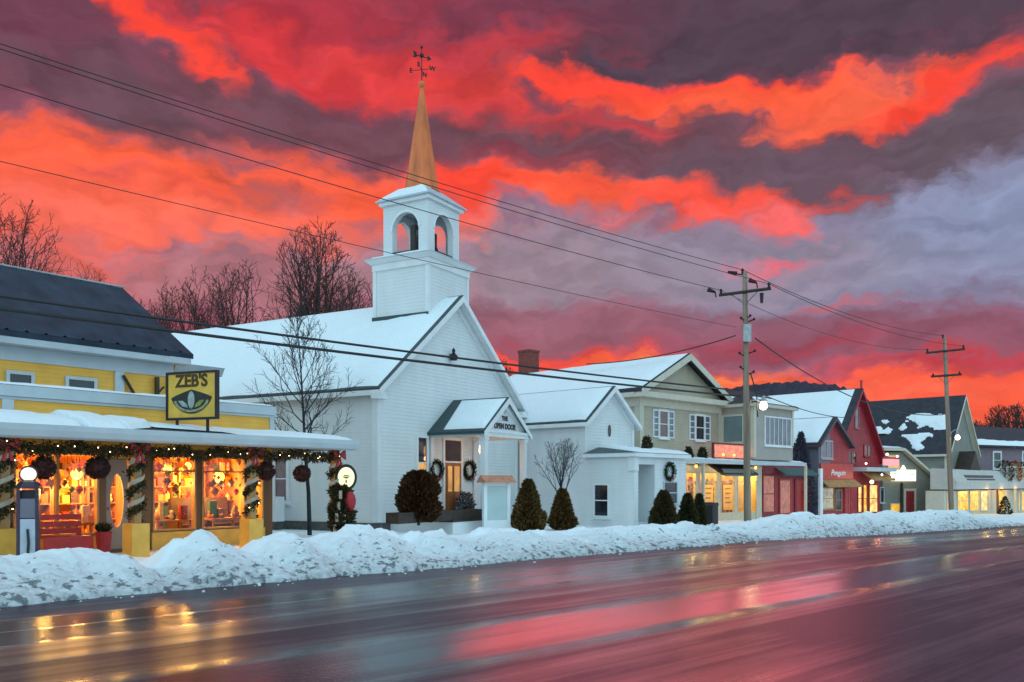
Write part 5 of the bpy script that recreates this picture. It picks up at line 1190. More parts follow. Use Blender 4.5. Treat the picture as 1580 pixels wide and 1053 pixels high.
def beige_things():
    F = BG
    for px, w in ((1064, 'leftmost yellow window'), (1085, 'left half of the wide yellow window'), (1103, 'right half of the wide yellow window'), (1123, 'middle yellow window'), (1145, 'narrow window left of the street pole'), (1164, 'window right of the street pole')):
        u_ = F.on_v(px, 760, 1.6)[0]
        x, y = F.world(u_, 1.6); make_shelf(x, y, -.32, R(90)-F.a, 'shelves of goods in the beige shop behind the %s' % w, 'shelves in the beige shop', TANWOOD)
    for px, w in ((1093, 'wide'), (1123, 'middle')):
        u_, z_ = F.on_v(px, 765, .95); x, y = F.world(u_, .95)
        t = empty('window_banner', (x, y, z_), R(90)-F.a, 'yellow banner hanging in the %s window of the beige shop' % w, 'banner')
        MB().box(-.42, .42, -.01, .01, -.75, .55).build('cloth', mat('banner_yellow', (.85, .55, .05), .7, .1, 4), t)
        mb = MB()
        for k in range(4): mb.box(-.30+.05*(k % 2), .30-.07*(k % 3), -.016, -.011, .32-k*.24, .40-k*.24)
        tag(mb.build('print', WARMWOOD, t), kind='stuff'); MB().tube([(-.45, 0, .56), (.45, 0, .56)], .02, 5).build('rod', BLACK, t)
    for px, w in ((1074, 'over the left yellow window'), (1126, 'over the middle yellow window'), (1166, 'behind the street pole')):
        u = F.on_v(px, 720, -.8)[0]; x, y = F.world(u, -.8)
        t = empty('porch_bulb', (x, y, 2.36), 0, 'warm bulb under the beige shop porch roof %s' % w, 'lamp', 'bulbs under the beige shop porch')
        MB().ball((0, 0, 0), .07, 8).build('globe', BULB, t, True); MB().tube([(0, 0, .06), (0, 0, .135)], .025, 6).build('holder', BLACK, t)
        point('porch_bulb_light', (x, y-.02, 2.2), 16, (1, .62, .2), .08)
    # red lit letters board standing on the porch roof
    u0, z0 = F.on_v(1101, 704, -1.5); u1, z1 = F.on_v(1156, 685, -1.5); x, y = F.world(u0, -1.5); W_ = u1-u0
    t = empty('lit_roof_sign', (x, y, 2.74), R(90)-F.a, 'red and cream lit sign standing on the beige shop porch roof', 'sign')
    MB().box(0, W_, -.03, .05, .02, .62).build('board', REDGLOW, t)
    mb = MB(); mb.box(-.06, W_+.06, -.05, .07, .62, .70); mb.box(-.06, W_+.06, -.05, .07, -.08, .02); mb.box(-.06, -.001, -.05, .07, .02, .62); mb.build('frame', BRICK, t)
    for q in (.2, .5, .8): MB().ball((W_*q, -.12, .15), .06, 8).build('spot_lamp', BULB, t)
    # small evergreen sprays sitting on the porch roof edge
    for px, w in ((1003, 'left of the triple windows'), (1062, 'between the triple windows'), (1084, 'beside the red lit sign'), (1172, 'beside the street pole')):
        u, z = F.on_v(px, 690, -1.3); x, y = F.world(max(u, F.on_v(1058, 700, -1.3)[0]), -1.3)
        if px == 1003: x, y = AN.world(2.6, -1.2)
        shrub('roof_spray', 'small green spray on the shop porch roof %s' % w, (x, y, 2.68 if px != 1003 else 2.98), .42, .16, NEEDLE, 260, 'green sprays on the porch roof', 'greenery', 'cone')
    # cafe bin
    u, z = F.on_v(1097, 795, -2.6); x, y = F.world(u, -2.6)
    t = empty('litter_bin', (x, y, gz(xy_so(x, y)[0])), R(90)-F.a, 'dark square litter bin in front of the yellow shop window', 'bin')
    MB().box(-.22, .22, -.22, .22, 0, .80).build('body', BLACK, t); MB().prism([(-.25, .80), (.25, .80), (.18, .93), (-.18, .93)], 'v', -.25, .25).build('lid', DARKWOOD, t)
beige_things()

# ------------------------------------------------------------------ hip roofed shop with the glazed bay
def bay_shop():
    F = BG
    b = F.root('bay_shop', 'taupe shop with glazed upper bay, dark hip roof and maroon ground floor', 'shop')
    ub = F.on_v(1108, 660, 0)[0]; ub = max(ub, 6.76)
    vc = F.on_u(1163, 660, ub)[0]; ue = F.on_v(1223, 660, vc)[0]
    zb, ze = 2.72, F.on_v(1163, 627, vc)[1]
    TA = mat('taupe_panel', (.40, .36, .32), .6, .06, 2, .1, 30)
    MB().box(ub, ue, vc, 1.2, zb, ze).build('bay_wall', TA, b)
    mb = MB(); mb.box(ub-.22, ue+.22, vc-.22, 1.2, ze+.002, ze+.16); mb.box(ub-.05, ub+.14, vc-.05, vc-.004, zb+.1, ze-.004); mb.box(ub-.05, ub-.004, vc-.003, vc+.14, zb+.1, ze-.004); mb.box(ue-.12, ue+.04, vc-.04, vc-.004, zb+.75, ze-.004); mb.build('bay_cornice', BEIGETRIM, b)
    # hipped roof of the bay
    hz = ze+1.05
    MB().add([(ub-.25, vc-.25, ze+.165), (ue+.25, vc-.25, ze+.165), (ue+.25, 1.2, ze+.165), (ub-.25, 1.2, ze+.165), ((ub+ue)/2, (vc+1.2)/2+.1, hz), ((ub+ue)/2, 1.2, hz)], [(0, 1, 4), (1, 2, 5, 4), (3, 0, 4, 5), (0, 3, 2, 1), (2, 3, 5)]).build('bay_roof', DARKROOF, b)
    um, vm = (ub+ue)/2, (vc+1.2)/2+.1
    lerp = lambda p, q, t: tuple(a+(c-a)*t for a, c in zip(p, q))
    A, B_, C_ = (ub-.2, vc-.2, ze+.17), (ue+.2, vc-.2, ze+.17), (um, vm, hz+.01)
    snow_patch(b, lerp(A, B_, .05), lerp(A, B_, .97), lerp(B_, C_, .42), lerp(A, C_, .42), .08, 18, 6, 51.0)
    D_ = (ub-.2, 1.1, ze+.17); snow_patch(b, lerp(D_, A, .1), lerp(D_, A, .45), lerp(lerp(D_, A, .45), C_, .6), lerp(lerp(D_, A, .3), C_, .6), .08, 12, 6, 52.0, up=(-.3, 0, 1))
    # windows: one wide pale pane on the side, six-light band in front
    v0, v1 = F.on_u(1117, 660, ub)[0], F.on_u(1146, 660, ub)[0]; z0, z1 = F.on_u(1130, 682, ub)[1], F.on_u(1130, 643, ub)[1]
    window(b, 'u', ub, v0, v1, z0, z1, PALEGLASS, BEIGETRIM, 1, 1, .10)
    u0, u1 = F.on_v(1180, 660, vc)[0], F.on_v(1219, 660, vc)[0]; z0, z1 = F.on_v(1200, 687, vc)[1], F.on_v(1200, 646, vc)[1]
    window(b, 'v', vc, u0, u1, z0, z1, BLUEGLASS, TRIM, 6, 1, .07)
    # main block behind with the dark roof
    m0, m1 = 6.76, max(ue+1.4, 12.5)
    WG = F.on_v(1173, 760, 0)[0]
    MB().box(m0, m1, 1.21, 9, 2.56, 5.2).build('main_wall', TA, b); MB().box(WG+.03, m1, 2.1, 9, -.9, 2.555).build('lower_wall', TA, b)
    MB().prism([(.9, 5.18), (5.2, 7.35), (9.4, 5.18), (9.4, 5.3), (5.2, 7.5), (.9, 5.3)], 'u', m0+.02, m1+.3).build('main_roof', DARKROOF, b)
    # ground floor
    g0, g1 = WG+.02, F.on_v(1251, 760, 0)[0]
    MB().box(g0, g1, 0.0, 1.2, -.9, 2.495).build('ground_floor_wall', MAROON, b)
    U = lambda px: F.on_v(px, 760, 0)[0]
    Z = lambda px, py: F.on_v(px, py, 0)[1]
    window(b, 'v', 0, U(1177), U(1194), Z(1180, 790), Z(1180, 735), LITRED, MAROON, 1, 2, .06, 'shop_window', False)
    window(b, 'v', 0, U(1203), U(1219), Z(1210, 792), Z(1210, 742), LITRED, REDPAINT, 1, 1, .10, 'shop_window', False)
    door(b, 'v', 0, U(1227), U(1243), Z(1235, 800), Z(1235, 742), REDPAINT, MAROON)
    MB().box(U(1166), U(1174), -.06, -.004, -.8, 2.49).build('pilaster', BEIGETRIM, b)
    MB().box(U(1176), U(1250), -.05, -.004, 2.05, 2.3).build('sign_band', MAROON, b)
    MB().prism([(-.55, 1.98), (-.01, 2.36), (-.01, 2.42), (-.6, 2.04)], 'u', U(1196), U(1250)).build('awning', mat('teal_awning', (.06, .12, .12), .6, .1, 4), b)
    MB().box(U(1249), U(1253), -.65, -.52, -.9, 2.4).build('awning_post', TRIM, b)
bay_shop()

# ------------------------------------------------------------------ red gabled shops
RS = Frame(17.75, 50.0, 45.0, -.45)
def red_shops():
    F = RS
    b = F.root('small_red_shop', 'small slate and red gabled shop with a red sign band', 'shop')
    W_ = 4.1; EZ, AZ = F.on_v(1263, 683, 0)[1], F.on_v(1281, 646, 0)[1]
    uc, L, Q = gable(b, 0, W_, 0, 7, EZ, AZ, .25, .25, .12, CRIMSON, DARKROOF, base=-1, trim=mat('plum_trim', (.10, .06, .075), .6, .1, 4), uc=1.85)
    MB().box(-.012, -.002, .0, 7, -1, EZ-.15).build('shaded_side_wall', SLATESHADE, b)  # slate sheet paints the shade on this side of the red shop
    MB().prism([(0, 2.4), (W_*.36, 2.4), (W_*.36, AZ-.45), (uc-.6, AZ-.75), (0, EZ-.05)], 'v', -.012, -.003).build('slate_panel', SLATESHADE, b)
    slope_snow(b, L, uc, AZ, -.25, 7, .12, 61.0, .14, nx=20, ny=10)
    slope_snow(b, Q, uc, AZ, -.25, 7, .12, 62.0, .14, nx=20, ny=10)
    U = lambda px: F.on_v(px, 760, 0)[0]
    Z = lambda px, py: F.on_v(px, py, 0)[1]
    window(b, 'v', 0, U(1267), U(1283), Z(1275, 706), Z(1275, 682), BLUEGLASS, mat('mauve_trim', (.42, .36, .40), .5, .1, 4), 2, 1, .09)
    MB().box(U(1264), U(1314), -.10, -.014, Z(1290, 740), Z(1290, 716)).build('sign_band', REDPAINT, b)
    text('Penguin', .46, TRIM, b, ((U(1268)+U(1312))/2, -.11, Z(1290, 730)), sx=1.35, shear=.25, bold=.004)
    MB().prism([(-.55, Z(1290, 752)), (-.014, Z(1290, 741)), (-.014, Z(1290, 739)), (-.58, Z(1290, 750))], 'u', U(1264), U(1317)).build('awning', TANWOOD, b)
    window(b, 'v', 0, U(1268), U(1285), Z(1275, 785), Z(1275, 754), LITDIM, TANWOOD, 1, 2, .10, 'shop_window', False)
    window(b, 'v', 0, U(1289), U(1297), Z(1290, 787), Z(1290, 757), DARKGLASS, TANWOOD, 1, 2, .06, 'shop_window', False)
    door(b, 'v', 0, U(1303), U(1312), -.2, Z(1308, 755), REDPAINT, REDPAINT)
    # taller steep red gable to its right
    c = F.root('tall_red_shop', 'tall crimson shop with a steep snowy gable and pink lit sign', 'shop')
    V = .9; ua, az = F.on_v(1323, 603, V); e = 3.55; ez = az-e*1.2
    uc, L, Q = gable(c, ua-e, ua+e, V, V+11, ez, az, .3, .35, .14, CRIMSON, DARKROOF, base=-1, trim=MAROON, rake=.3, uc=ua)
    slope_snow(c, L, uc, az, V-.35, V+11, .14, 63.0, .2, nx=24, ny=14, m0=.5)
    slope_snow(c, Q, uc, az, V-.35, V+11, .14, 64.0, .1, nx=24, ny=10, m0=4, hi=1.6)
    U = lambda px: F.on_v(px, 760, V)[0]
    Z = lambda px, py: F.on_v(px, py, V)[1]
    MB().box(ua-.06, ua+.06, V-.30, V-.2, az+.1, az+.65).build('finial', CRIMSON, c)
    window(c, 'v', V, U(1319), U(1324), Z(1322, 660), Z(1322, 630), BLUEGLASS, mat('dusky_pink_trim', (.40, .17, .20), .5, .1, 4), 1, 2, .05)
    window(c, 'v', V, U(1306), U(1320), Z(1314, 714), Z(1314, 698), DARKGLASS, MAROON, 2, 1, .07)
    window(c, 'v', V, U(1333), U(1343), Z(1338, 703), Z(1338, 688), REDGLASS, MAROON, 2, 1, .07)
    MB().box(U(1316), U(1363), V-.9, V-.004, Z(1340, 728), Z(1340, 722)).build('canopy', GREYTRIM, c)
    MB().prism([(V-.9, Z(1340, 742)), (V-.2, Z(1340, 731)), (V-.2, Z(1340, 729)), (V-.95, Z(1340, 739))], 'u', U(1326), U(1360)).build('awning', TANWOOD, c)
    s = MB().box(U(1340), U(1364), V-1.0, V-.92, Z(1350, 719), Z(1350, 709)).build('lit_sign', PINKSIGN, c)
    mb = MB(); mb.box(U(1339), U(1365), V-1.02, V-.90, Z(1350, 708.5), Z(1350, 706)); mb.build('sign_frame', CRIMSON, s)
    for px, m in ((1326, LITSHOP2), (1334, LITSHOP), (1346, LITSHOP2)):
        window(c, 'v', V, U(px-2.5 if px < 1340 else px-5), U(px+2.5 if px < 1340 else px+7), Z(px, 790), Z(px, 749), m, REDPAINT, 1, 2, .05, 'shop_window', False)
    window(c, 'v', V, U(1358), U(1363), Z(1360, 775), Z(1360, 753), DARKGLASS, GREYTRIM, 1, 1, .06)
    for px, py, r in ((1344, 702, .09), (1320, 744, .13), (1353, 736, .09), (1336, 733, .07), (1360, 705, .07), (1311, 716, .07)):
        MB().ball((U(px), V-1.05, Z(px, py)), r, 8).build('lamp', emis('pink_bulb', (1, .62, .5), 5), c)
red_shops()
x, y = RS.world(6.0, -1.2); point('shop_glow_light', (x, y, 2.0), 24, (1, .32, .14), .2)
x, y = RS.world(2.0, -1.4); point('shop_glow_light', (x, y, 2.6), 14, (1, .40, .20), .2)

# ------------------------------------------------------------------ grey shops further along
GY = Frame((1462-CX)/FPX*62.0, 62.0, 45.0, -.7)
def grey_shops():
    F = GY
    b = F.root('grey_shop', 'grey gabled shop with a dark roof patched with snow', 'shop')
    W_ = 6.0; EZ, AZ = F.on_u(1420, 690, 0)[1]-.25, F.on_v(1488, 614, 0)[1]
    uc, L, Q = gable(b, 0, W_, 0, 9.5, EZ, AZ, .3, .3, .14, GREYWALL, DARKROOF, base=-1, trim=BEIGETRIM, rake=.28)
    MB().box(-.03, .2, -.035, -.003, -.5, EZ-.3).build('corner_board', BEIGETRIM, b); MB().box(-.035, -.003, -.03, .2, -.5, EZ-.05).build('side_corner_board', BEIGETRIM, b)
    d = Vector((uc-L[0], 0, AZ-L[1])); f = lambda t, v: (L[0]+d.x*t, v, L[1]+d.z*t+.15)
    upn = Vector((-d.z, 0, d.x)).normalized()
    def patches(v0, v1, t0, t1, seed, thr, th=.09):
        nx, ny = int((v1-v0)/.09), int((t1-t0)*d.length/.09); vs, fs, ok = [], [], []
        for i in range(nx+1):
            for j in range(ny+1):
                v, t = v0+(v1-v0)*i/nx, t0+(t1-t0)*j/ny
                q = noise.noise(Vector((v*.55, t*4.2, seed)))+.55*noise.noise(Vector((v*1.5, t*11, seed+4)))+.25*noise.noise(Vector((v*4, t*26, seed+8)))
                e = min(1, (v-v0)/.5, (v1-v)/.5, (t-t0)/.05, (t1-t)/.05); q = q-.5*(1-max(0, e)); ok.append(q > thr)
                vs.append(Vector(f(t, v))+upn*(th*min(1, max(0, (q-thr)*4))+.008))
        for i in range(nx):
            for j in range(ny):
                k = i*(ny+1)+j; c = (k, k+ny+1, k+ny+2, k+1)
                if sum(ok[x] for x in c) >= 2: fs.append(c)
        return tag(MB().add(vs, fs).build('snow_patches', SNOW, b, True), kind='stuff')
    patches(.3, 4.0, .40, .70, 3.2, -.16); patches(4.2, 8.0, .36, .66, 7.7, -.10); patches(.6, 8.5, .05, .36, 12.4, .10)
    MB().prism([(.4, 2.0), (4.6, 2.0), (2.5, 4.6)], 'v', -1.1, -.005).build('porch_gable', DARKWOOD, b)
    # storefront below with its white fascia
    c = F.root('corner_cafe', 'white fronted shop with a long sign board and glowing yellow windows', 'shop')
    V = -1.3; U = lambda px: F.on_v(px, 760, V)[0]
    Z = lambda px, py: F.on_v(px, py, V)[1]
    u0, u1 = U(1457), U(1600)
    MB().box(u0, u1, V, V+1.2, -1, Z(1500, 757)).build('wall', BEIGETRIM, c)
    MB().prism([(V-.7, Z(1500, 755)), (V+1.0, Z(1500, 755)), (V+1.0, Z(1500, 724)), (V-.1, Z(1500, 726)), (V-.7, Z(1500, 744))], 'u', u0+.3, u1).build('fascia', mat('warm_white_trim', (.55, .52, .48), .6, .08, 3), c)
    mb = MB(); zc = Z(1500, 738); mb.box(U(1478), U(1521), V-.62, V-.30, zc-.30, zc-.05); mb.box(U(1478), U(1521), V-.50, V-.2, zc+.02, zc+.2); mb.build('sign_board', mat('dark_sign_band', (.10, .09, .08), .6, .3, 9), c)
    for px0, px1, m in ((1461, 1469, LITSHOP), (1477, 1493, LITSHOP), (1496, 1509, LITSHOP), (1513, 1523, LITSHOP2), (1538, 1549, LITSHOP), (1571, 1590, LITSHOP)):
        window(c, 'v', V, U(px0), U(px1), Z(px0, 788), Z(px0, 759), m, BEIGETRIM, 1, 2, .06, 'shop_window', False)
    for px in (1530, 1557, 1566): MB().box(U(px)-.09, U(px)+.09, V-.5, V-.35, -1, Z(px, 755)-.002).build('post', BEIGETRIM if px != 1530 else WARMWOOD, c)
    mb = MB(); ub0, ub1 = U(1541), U(1572)
    for s in range(14): q = ub0+(ub1-ub0)*s/13; mb.box(q-.03, q+.03, V-.6, V-.54, Z(1555, 744), Z(1555, 722))
    mb.box(ub0, ub1, V-.62, V-.52, Z(1555, 722), Z(1555, 720)); mb.build('balcony_rail', BEIGETRIM, c)
    # decorations on its balcony
    for px, py, w, m in ((1543, 735, 'dark evergreen heap at the left of the shop balcony', NEEDLE), (1557, 733, 'red and amber festive heap on the shop balcony', [GOODS[0], GOODS[2], NEEDLE[2]]), (1573, 735, 'dark evergreen heap at the right end of the shop balcony', NEEDLE)):
        x, y = F.world(U(px), V-.35); shrub('balcony_greenery', w, (x, y, F.z+Z(px, 744)), 1.5, .55, m, 700, 'greenery heaps on the shop balcony', 'greenery', 'round')
    x, y = F.world(U(1518), V-1.4); shrub('tub_conifer', 'small dark conifer in front of the glowing yellow cafe windows', (x, y, F.z-.1), 1.25, .45, NEEDLE, 700, None, 'conifer', 'cone')
    # small grey lean-to with the lit cream sign and red door
    x0, y0 = (1362-CX)/FPX*60.0, 60.0
    H = Frame(x0, y0, 68.0, -.5)
    e = H.root('grey_cottage', 'small grey cottage with a sloping snowy roof and a red door', 'cottage')
    U = lambda px: H.on_v(px, 760, 0)[0]
    Z = lambda px, py: H.on_v(px, py, 0)[1]
    pr = [(0, -1), (U(1454), -1), (U(1454), Z(1454, 753)), (U(1390), Z(1390, 698)), (0, Z(1368, 698))]
    MB().prism(pr, 'v', 0, 4).build('wall', GREYWALL, e)
    o = .10
    MB().prism([(-.2, Z(1368, 696)), (U(1391), Z(1391, 696)), (U(1460), Z(1460, 756)), (U(1460), Z(1460, 752)), (U(1391), Z(1391, 692)), (-.2, Z(1368, 692))], 'v', -.35, 4).build('roof', BEIGETRIM, e)
    snow_patch(e, (-.18, -.3, Z(1368, 691.5)), (U(1391), -.3, Z(1391, 691.5)), (U(1391), 2.5, Z(1391, 690)), (-.18, 2.5, Z(1368, 690)), .12, 14, 6, 81.0)
    snow_patch(e, (U(1393), -.25, Z(1393, 692.5)), (U(1458), -.25, Z(1458, 750)), (U(1458), 3, Z(1458, 750)), (U(1393), 3, Z(1393, 692.5)), .10, 20, 6, 82.0)
    window(e, 'v', 0, U(1370), U(1386), Z(1376, 722), Z(1376, 703), AMBERPANE, BEIGETRIM, 1, 1, .05, 'upper_window', False)
    window(e, 'v', 0, U(1374), U(1387), Z(1380, 790), Z(1380, 778), LITSHOP, BEIGETRIM, 1, 1, .05, 'low_window', False)
    door(e, 'v', 0, U(1397), U(1410), -.3, Z(1403, 758), MAROON, BEIGETRIM, t=.18)
    MB().box(U(1389)-.06, U(1389)+.06, -.2, -.08, -.8, Z(1389, 745)).build('sign_post', DARKWOOD, e)
    u0, u1 = U(1369), U(1406); x, y = H.world((u0+u1)/2, -.35)
    t = empty('lit_sign_box', (x, y, H.z+Z(1388, 734)), R(90)-H.a, 'cream backlit sign box on the grey cottage front', 'sign')
    w = (u1-u0)/2; MB().box(-w, w, -.06, .06, -.38, .38).build('face', CREAMSIGN, t)
    mb = MB(); mb.box(-w-.03, w+.03, -.05, .08, .381, .44); mb.box(-w-.03, w+.03, -.05, .08, -.44, -.381); mb.build('frame', BEIGETRIM, t)
    MB().prism([(-.22, .44), (.22, .44), (0, .72)], 'v', -.05, .05).build('crest', CREAMSIGN, t)
    mb = MB(); mb.box(-w*.85, -w*.62, -.07, -.061, .08, .16); mb.box(w*.55, w*.85, -.07, -.061, .05, .13); mb.build('mark', GREYTRIM, t)
    # long dark roofed building at the right edge
    K = Frame((1500-CX)/FPX*70.0, 70.0, 62.0, -.9)
    g = K.root('far_row_house', 'long mauve building with a dark roof at the end of the street', 'house')
    U = lambda px: K.on_v(px, 700, 0)[0]
    Z = lambda px, py: K.on_v(px, py, 0)[1]
    ez, rz = Z(1510, 690), Z(1510, 652)
    MB().box(-6, 16, 0, 9, -1, ez).build('wall', mat('mauve_clapboard', (.22, .15, .18), .6, .1, 2, siding=.13), g)
    MB().prism([(-.4, ez), (4.5, rz), (9.4, ez), (9.4, ez+.15), (4.5, rz+.15), (-.4, ez+.15)], 'u', -6.3, 16.3).build('roof', DARKROOF, g)
    k = (rz-ez)/4.9; snow_patch(g, (-6, -.38, ez+.16), (16, -.38, ez+.16), (16, .5, ez+.16+k*.88), (-6, .5, ez+.16+k*.88), .22, 40, 5, 85.0)
    snow_patch(g, (U(1512), 1.9, ez+.16+k*2.3), (U(1533), 1.9, ez+.16+k*2.3), (U(1533), 2.2, ez+.16+k*2.6), (U(1512), 2.2, ez+.16+k*2.6), .10, 12, 4, 86.0)
    window(g, 'v', 0, U(1533), U(1543), Z(1538, 722), Z(1538, 699), DARKGLASS, TRIM, 1, 2, .16)
    window(g, 'v', 0, U(1578), U(1590), Z(1580, 722), Z(1580, 699), DARKGLASS, TRIM, 1, 2, .16)
grey_shops()
for u_, e_ in ((2.0, 22), (5.5, 26), (9.0, 22)):  # unseen fill lights added for a yellower glow on the cafe front
    x, y = GY.world(u_, -2.1); point('shop_glow_light', (x, y, .95), e_, (1, .60, .16), .15)

# ------------------------------------------------------------------ utility poles, lamps and wires
POLE = [Vector((10.1, 37.0, 0)), Vector((27.0, 53.0, 0))]
for p in POLE: p.z = gz(xy_so(p.x, p.y)[0])-.1
def utility_pole(P0, top, label, second, lean, lampz, lampdx, lamplabel):
    t = empty('utility_pole', P0, 0, label, 'utility pole', 'utility poles along the street')
    H = top-P0.z; ax = Vector((RN[0]*-1, RN[1]*-1, 0))  # crossarms lie square to the road
    ax = Vector((.93, -.36, 0)).normalized()
    lx = lambda z: Vector((lean*z/H, 0, z))
    MB().tube([lx(H*i/8) for i in range(9)], [.165-.065*i/8 for i in range(9)], 12).build('shaft', POLEWOOD, t, True)
    def arm(z, hw, tilt):
        mb = MB(); c = lx(z)
        d = ax*hw+Vector((0, 0, tilt)); n = Vector((ax.y, -ax.x, 0))*.06
        if n.y > 0: n = -n
        q = c+n*2.2
        mb.tube([q-d, q+d], .07, 4); a = mb.build('crossarm', DARKWOOD, t)
        mb = MB(); mb.tube([q-d*.55, c-Vector((0, 0, .55))+n*1.5], .022, 4); mb.tube([q+d*.55, c-Vector((0, 0, .55))+n*1.5], .022, 4); mb.build('brace', GALV, a)
        return q, d, a
    q, d, a = arm(H-.85, 1.08, .06)
    ends = [q-d*.92+Vector((0, 0, .20)), q+d*.92+Vector((0, 0, .20)), lx(H)+Vector((-.1, 0, .12))]
    for e in ends:
        mb = MB(); mb.lathe([(.02, -.18), (.06, -.10), (.04, -.06), (.075, -.02), (.05, .03), (.03, .06)], e, 8); mb.build('insulator', IRON, a)
    if second:
        q2, d2, a2 = arm(H-2.35, .85, .03)
        for s in (-.85, .85): mb = MB(); mb.lathe([(.02, -.1), (.06, -.04), (.05, .04), (.02, .08)], q2+d2*s+Vector((0, 0, .12)), 8); mb.build('insulator', IRON, a2)
    else:
        # fuse cut-outs on the arm and a ring of brackets lower down
        for s, dz in ((-1.15, .25), (.45, .42)):
            c = q+d*s+Vector((0, 0, dz-.1)); mb = MB(); mb.tube([c, c+Vector((-.32, -.05, .10))], [.05, .11], 7); mb.tube([c, c+Vector((.04, 0, -.22))], .03, 5); mb.build('fuse_cutout', IRON, a)
        c = q+d*.65+Vector((0, 0, -.15)); mb = MB(); mb.tube([c, c+Vector((0, 0, -.42))], [.09, .06], 7); mb.build('lightning_arrester', IRON, a)
        c = lx(H)+Vector((-.55, 0, -.02)); mb = MB(); mb.tube([c+Vector((-.18, 0, .05)), c+Vector((.2, 0, -.02))], [.06, .10], 7); mb.tube([c+Vector((.15, 0, -.03)), lx(H-.1)], .03, 4); mb.build('top_fuse', IRON, t)
        mb = MB()
        for dx, z in ((.18, H-2.0), (.34, H-2.15), (-.22, H-2.1), (-.30, H-3.6), (.36, H-3.5), (-.26, H-4.2), (.30, H-4.4)): mb.tube([lx(z), lx(z)+Vector((dx, -.12, .12))], .03, 5); mb.ball(lx(z)+Vector((dx, -.12, .14)), .06, 6)
        mb.build('bracket', IRON, t)
        mb = MB(); mb.box(-.17, .17, -.26, -.06, 0, .75); o = mb.build('transformer_band', GALV, t); o.location = lx(H-3.0)
        mb = MB(); mb.tube([lx(H-4.3)+Vector((.16, -.1, 0)), lx(H-5.2)+Vector((.42, -.1, 0)), lx(H-6.2)+Vector((.45, -.1, 0))], .03, 5); mb.build('riser_cable', CABLE, t)
    # street lamp fixed to the pole: a thing of its own
    z = lampz-P0.z; c = P0+lx(z)
    l = empty('street_lamp', c, 0, lamplabel, 'street lamp', 'street lamps on the utility poles')
    MB().tube([(0, -.1, -.25), (lampdx*.25, -.12, .25*s+.1), (lampdx*.7, -.12, .52*s), (lampdx, -.12, .50*s)], .032, 6).build('arm', GALV, l)
    s = .56 if second else .68
    MB().lathe([(.10*s, .20*s), (.20*s, .10*s), (.25*s, -.05*s), (.20*s, -.20*s), (.05, -.28*s)], (lampdx, -.12, .0), 14).build('glowing_head', STREETLIGHT, l, True)
    MB().lathe([(.02, .62*s), (.06, .55*s), (.12*s, .40*s), (.30*s, .22*s), (.02, .21*s)], (lampdx, -.12, 0), 10).build('cap', GALV, l)
    return t, [P0+e for e in ends], (q+P0)
pole1, E1, _ = utility_pole(POLE[0], P(1147, 421, 37.0).z, 'near wooden utility pole with one crossarm in front of the beige shop', False, -.12, P(1155, 626, 37).z, .70, 'bright street lamp on the near pole by the glazed bay')
pole2, E2, _ = utility_pole(POLE[1], P(1452, 521, 53.0).z, 'far wooden utility pole with two crossarms in front of the grey shop', True, -.45, P(1478, 675, 53).z, .50, 'smaller glowing street lamp on the far pole by the grey gable')

def wire(a, b, r, sag, label, group='overhead wires', n=28):
    a, b = Vector(a), Vector(b); pts = []
    for i in range(n+1):
        t = i/n; p = a.lerp(b, t); p.z -= sag*4*t*(1-t); pts.append(p-a)
    o = MB().tube(pts, r, 5).build('overhead_wire', CABLE, None, True); o.location = a
    return tag(o, label, 'wire', group)
def at_px(px, py):       # the point of the pole line seen at this place in the photograph's left part
    k = (px-CX)/FPX; o = 19.96; Y = o/(k*RN[0]+RN[1]); return P(px, py, Y)
def run(py0, end, r, sag, label, mid=None):
    a0 = at_px(0, py0); d = (a0-Vector(end)); far = Vector(end)+d*1.45; far.z += d.z*.0
    wire(far, end, r, sag, label, n=40)
run(45, E1[2], .013, .35, 'thin high wire from the near pole top, upper one of the close pair')
run(53, E1[1], .013, .35, 'thin high wire on the near pole crossarm, lower one of the close pair')
run(108, E1[0], .013, .35, 'single high wire running below the close pair past the belfry')
run(233, P(1135, 505, 36.9), .010, .25, 'faint single wire passing the tower between the high wires and thick cables')
run(443, P(1140, 603, 36.9), .034, .22, 'upper thick black cable across the church front')
run(464, P(1142, 612, 36.9), .040, .20, 'lower thick black cable across the church front')
wire(E1[1], E2[1], .016, .5, 'high wire between the two poles on the right arm ends')
wire(E1[2], E2[2], .016, .5, 'high wire between the two pole tops')
wire(E1[0], E2[0], .012, .7, 'high wire between the two poles on the left arm ends')
wire(P(1165, 522, 36.9), P(1455, 640, 52.9), .026, 1.0, 'thick drooping cable between the two poles below the arms')
u, z = BG.on_v(962, 556, 3.0); wire(P(1135, 518, 36.9), P(905, 562, 42.5), .026, .25, 'service cable from the near pole to the snowy beige roof')
wire(P(1158, 600, 37), P(1312, 645, 53.5), .022, .3, 'short dark cable from the near pole to the tall red shop')

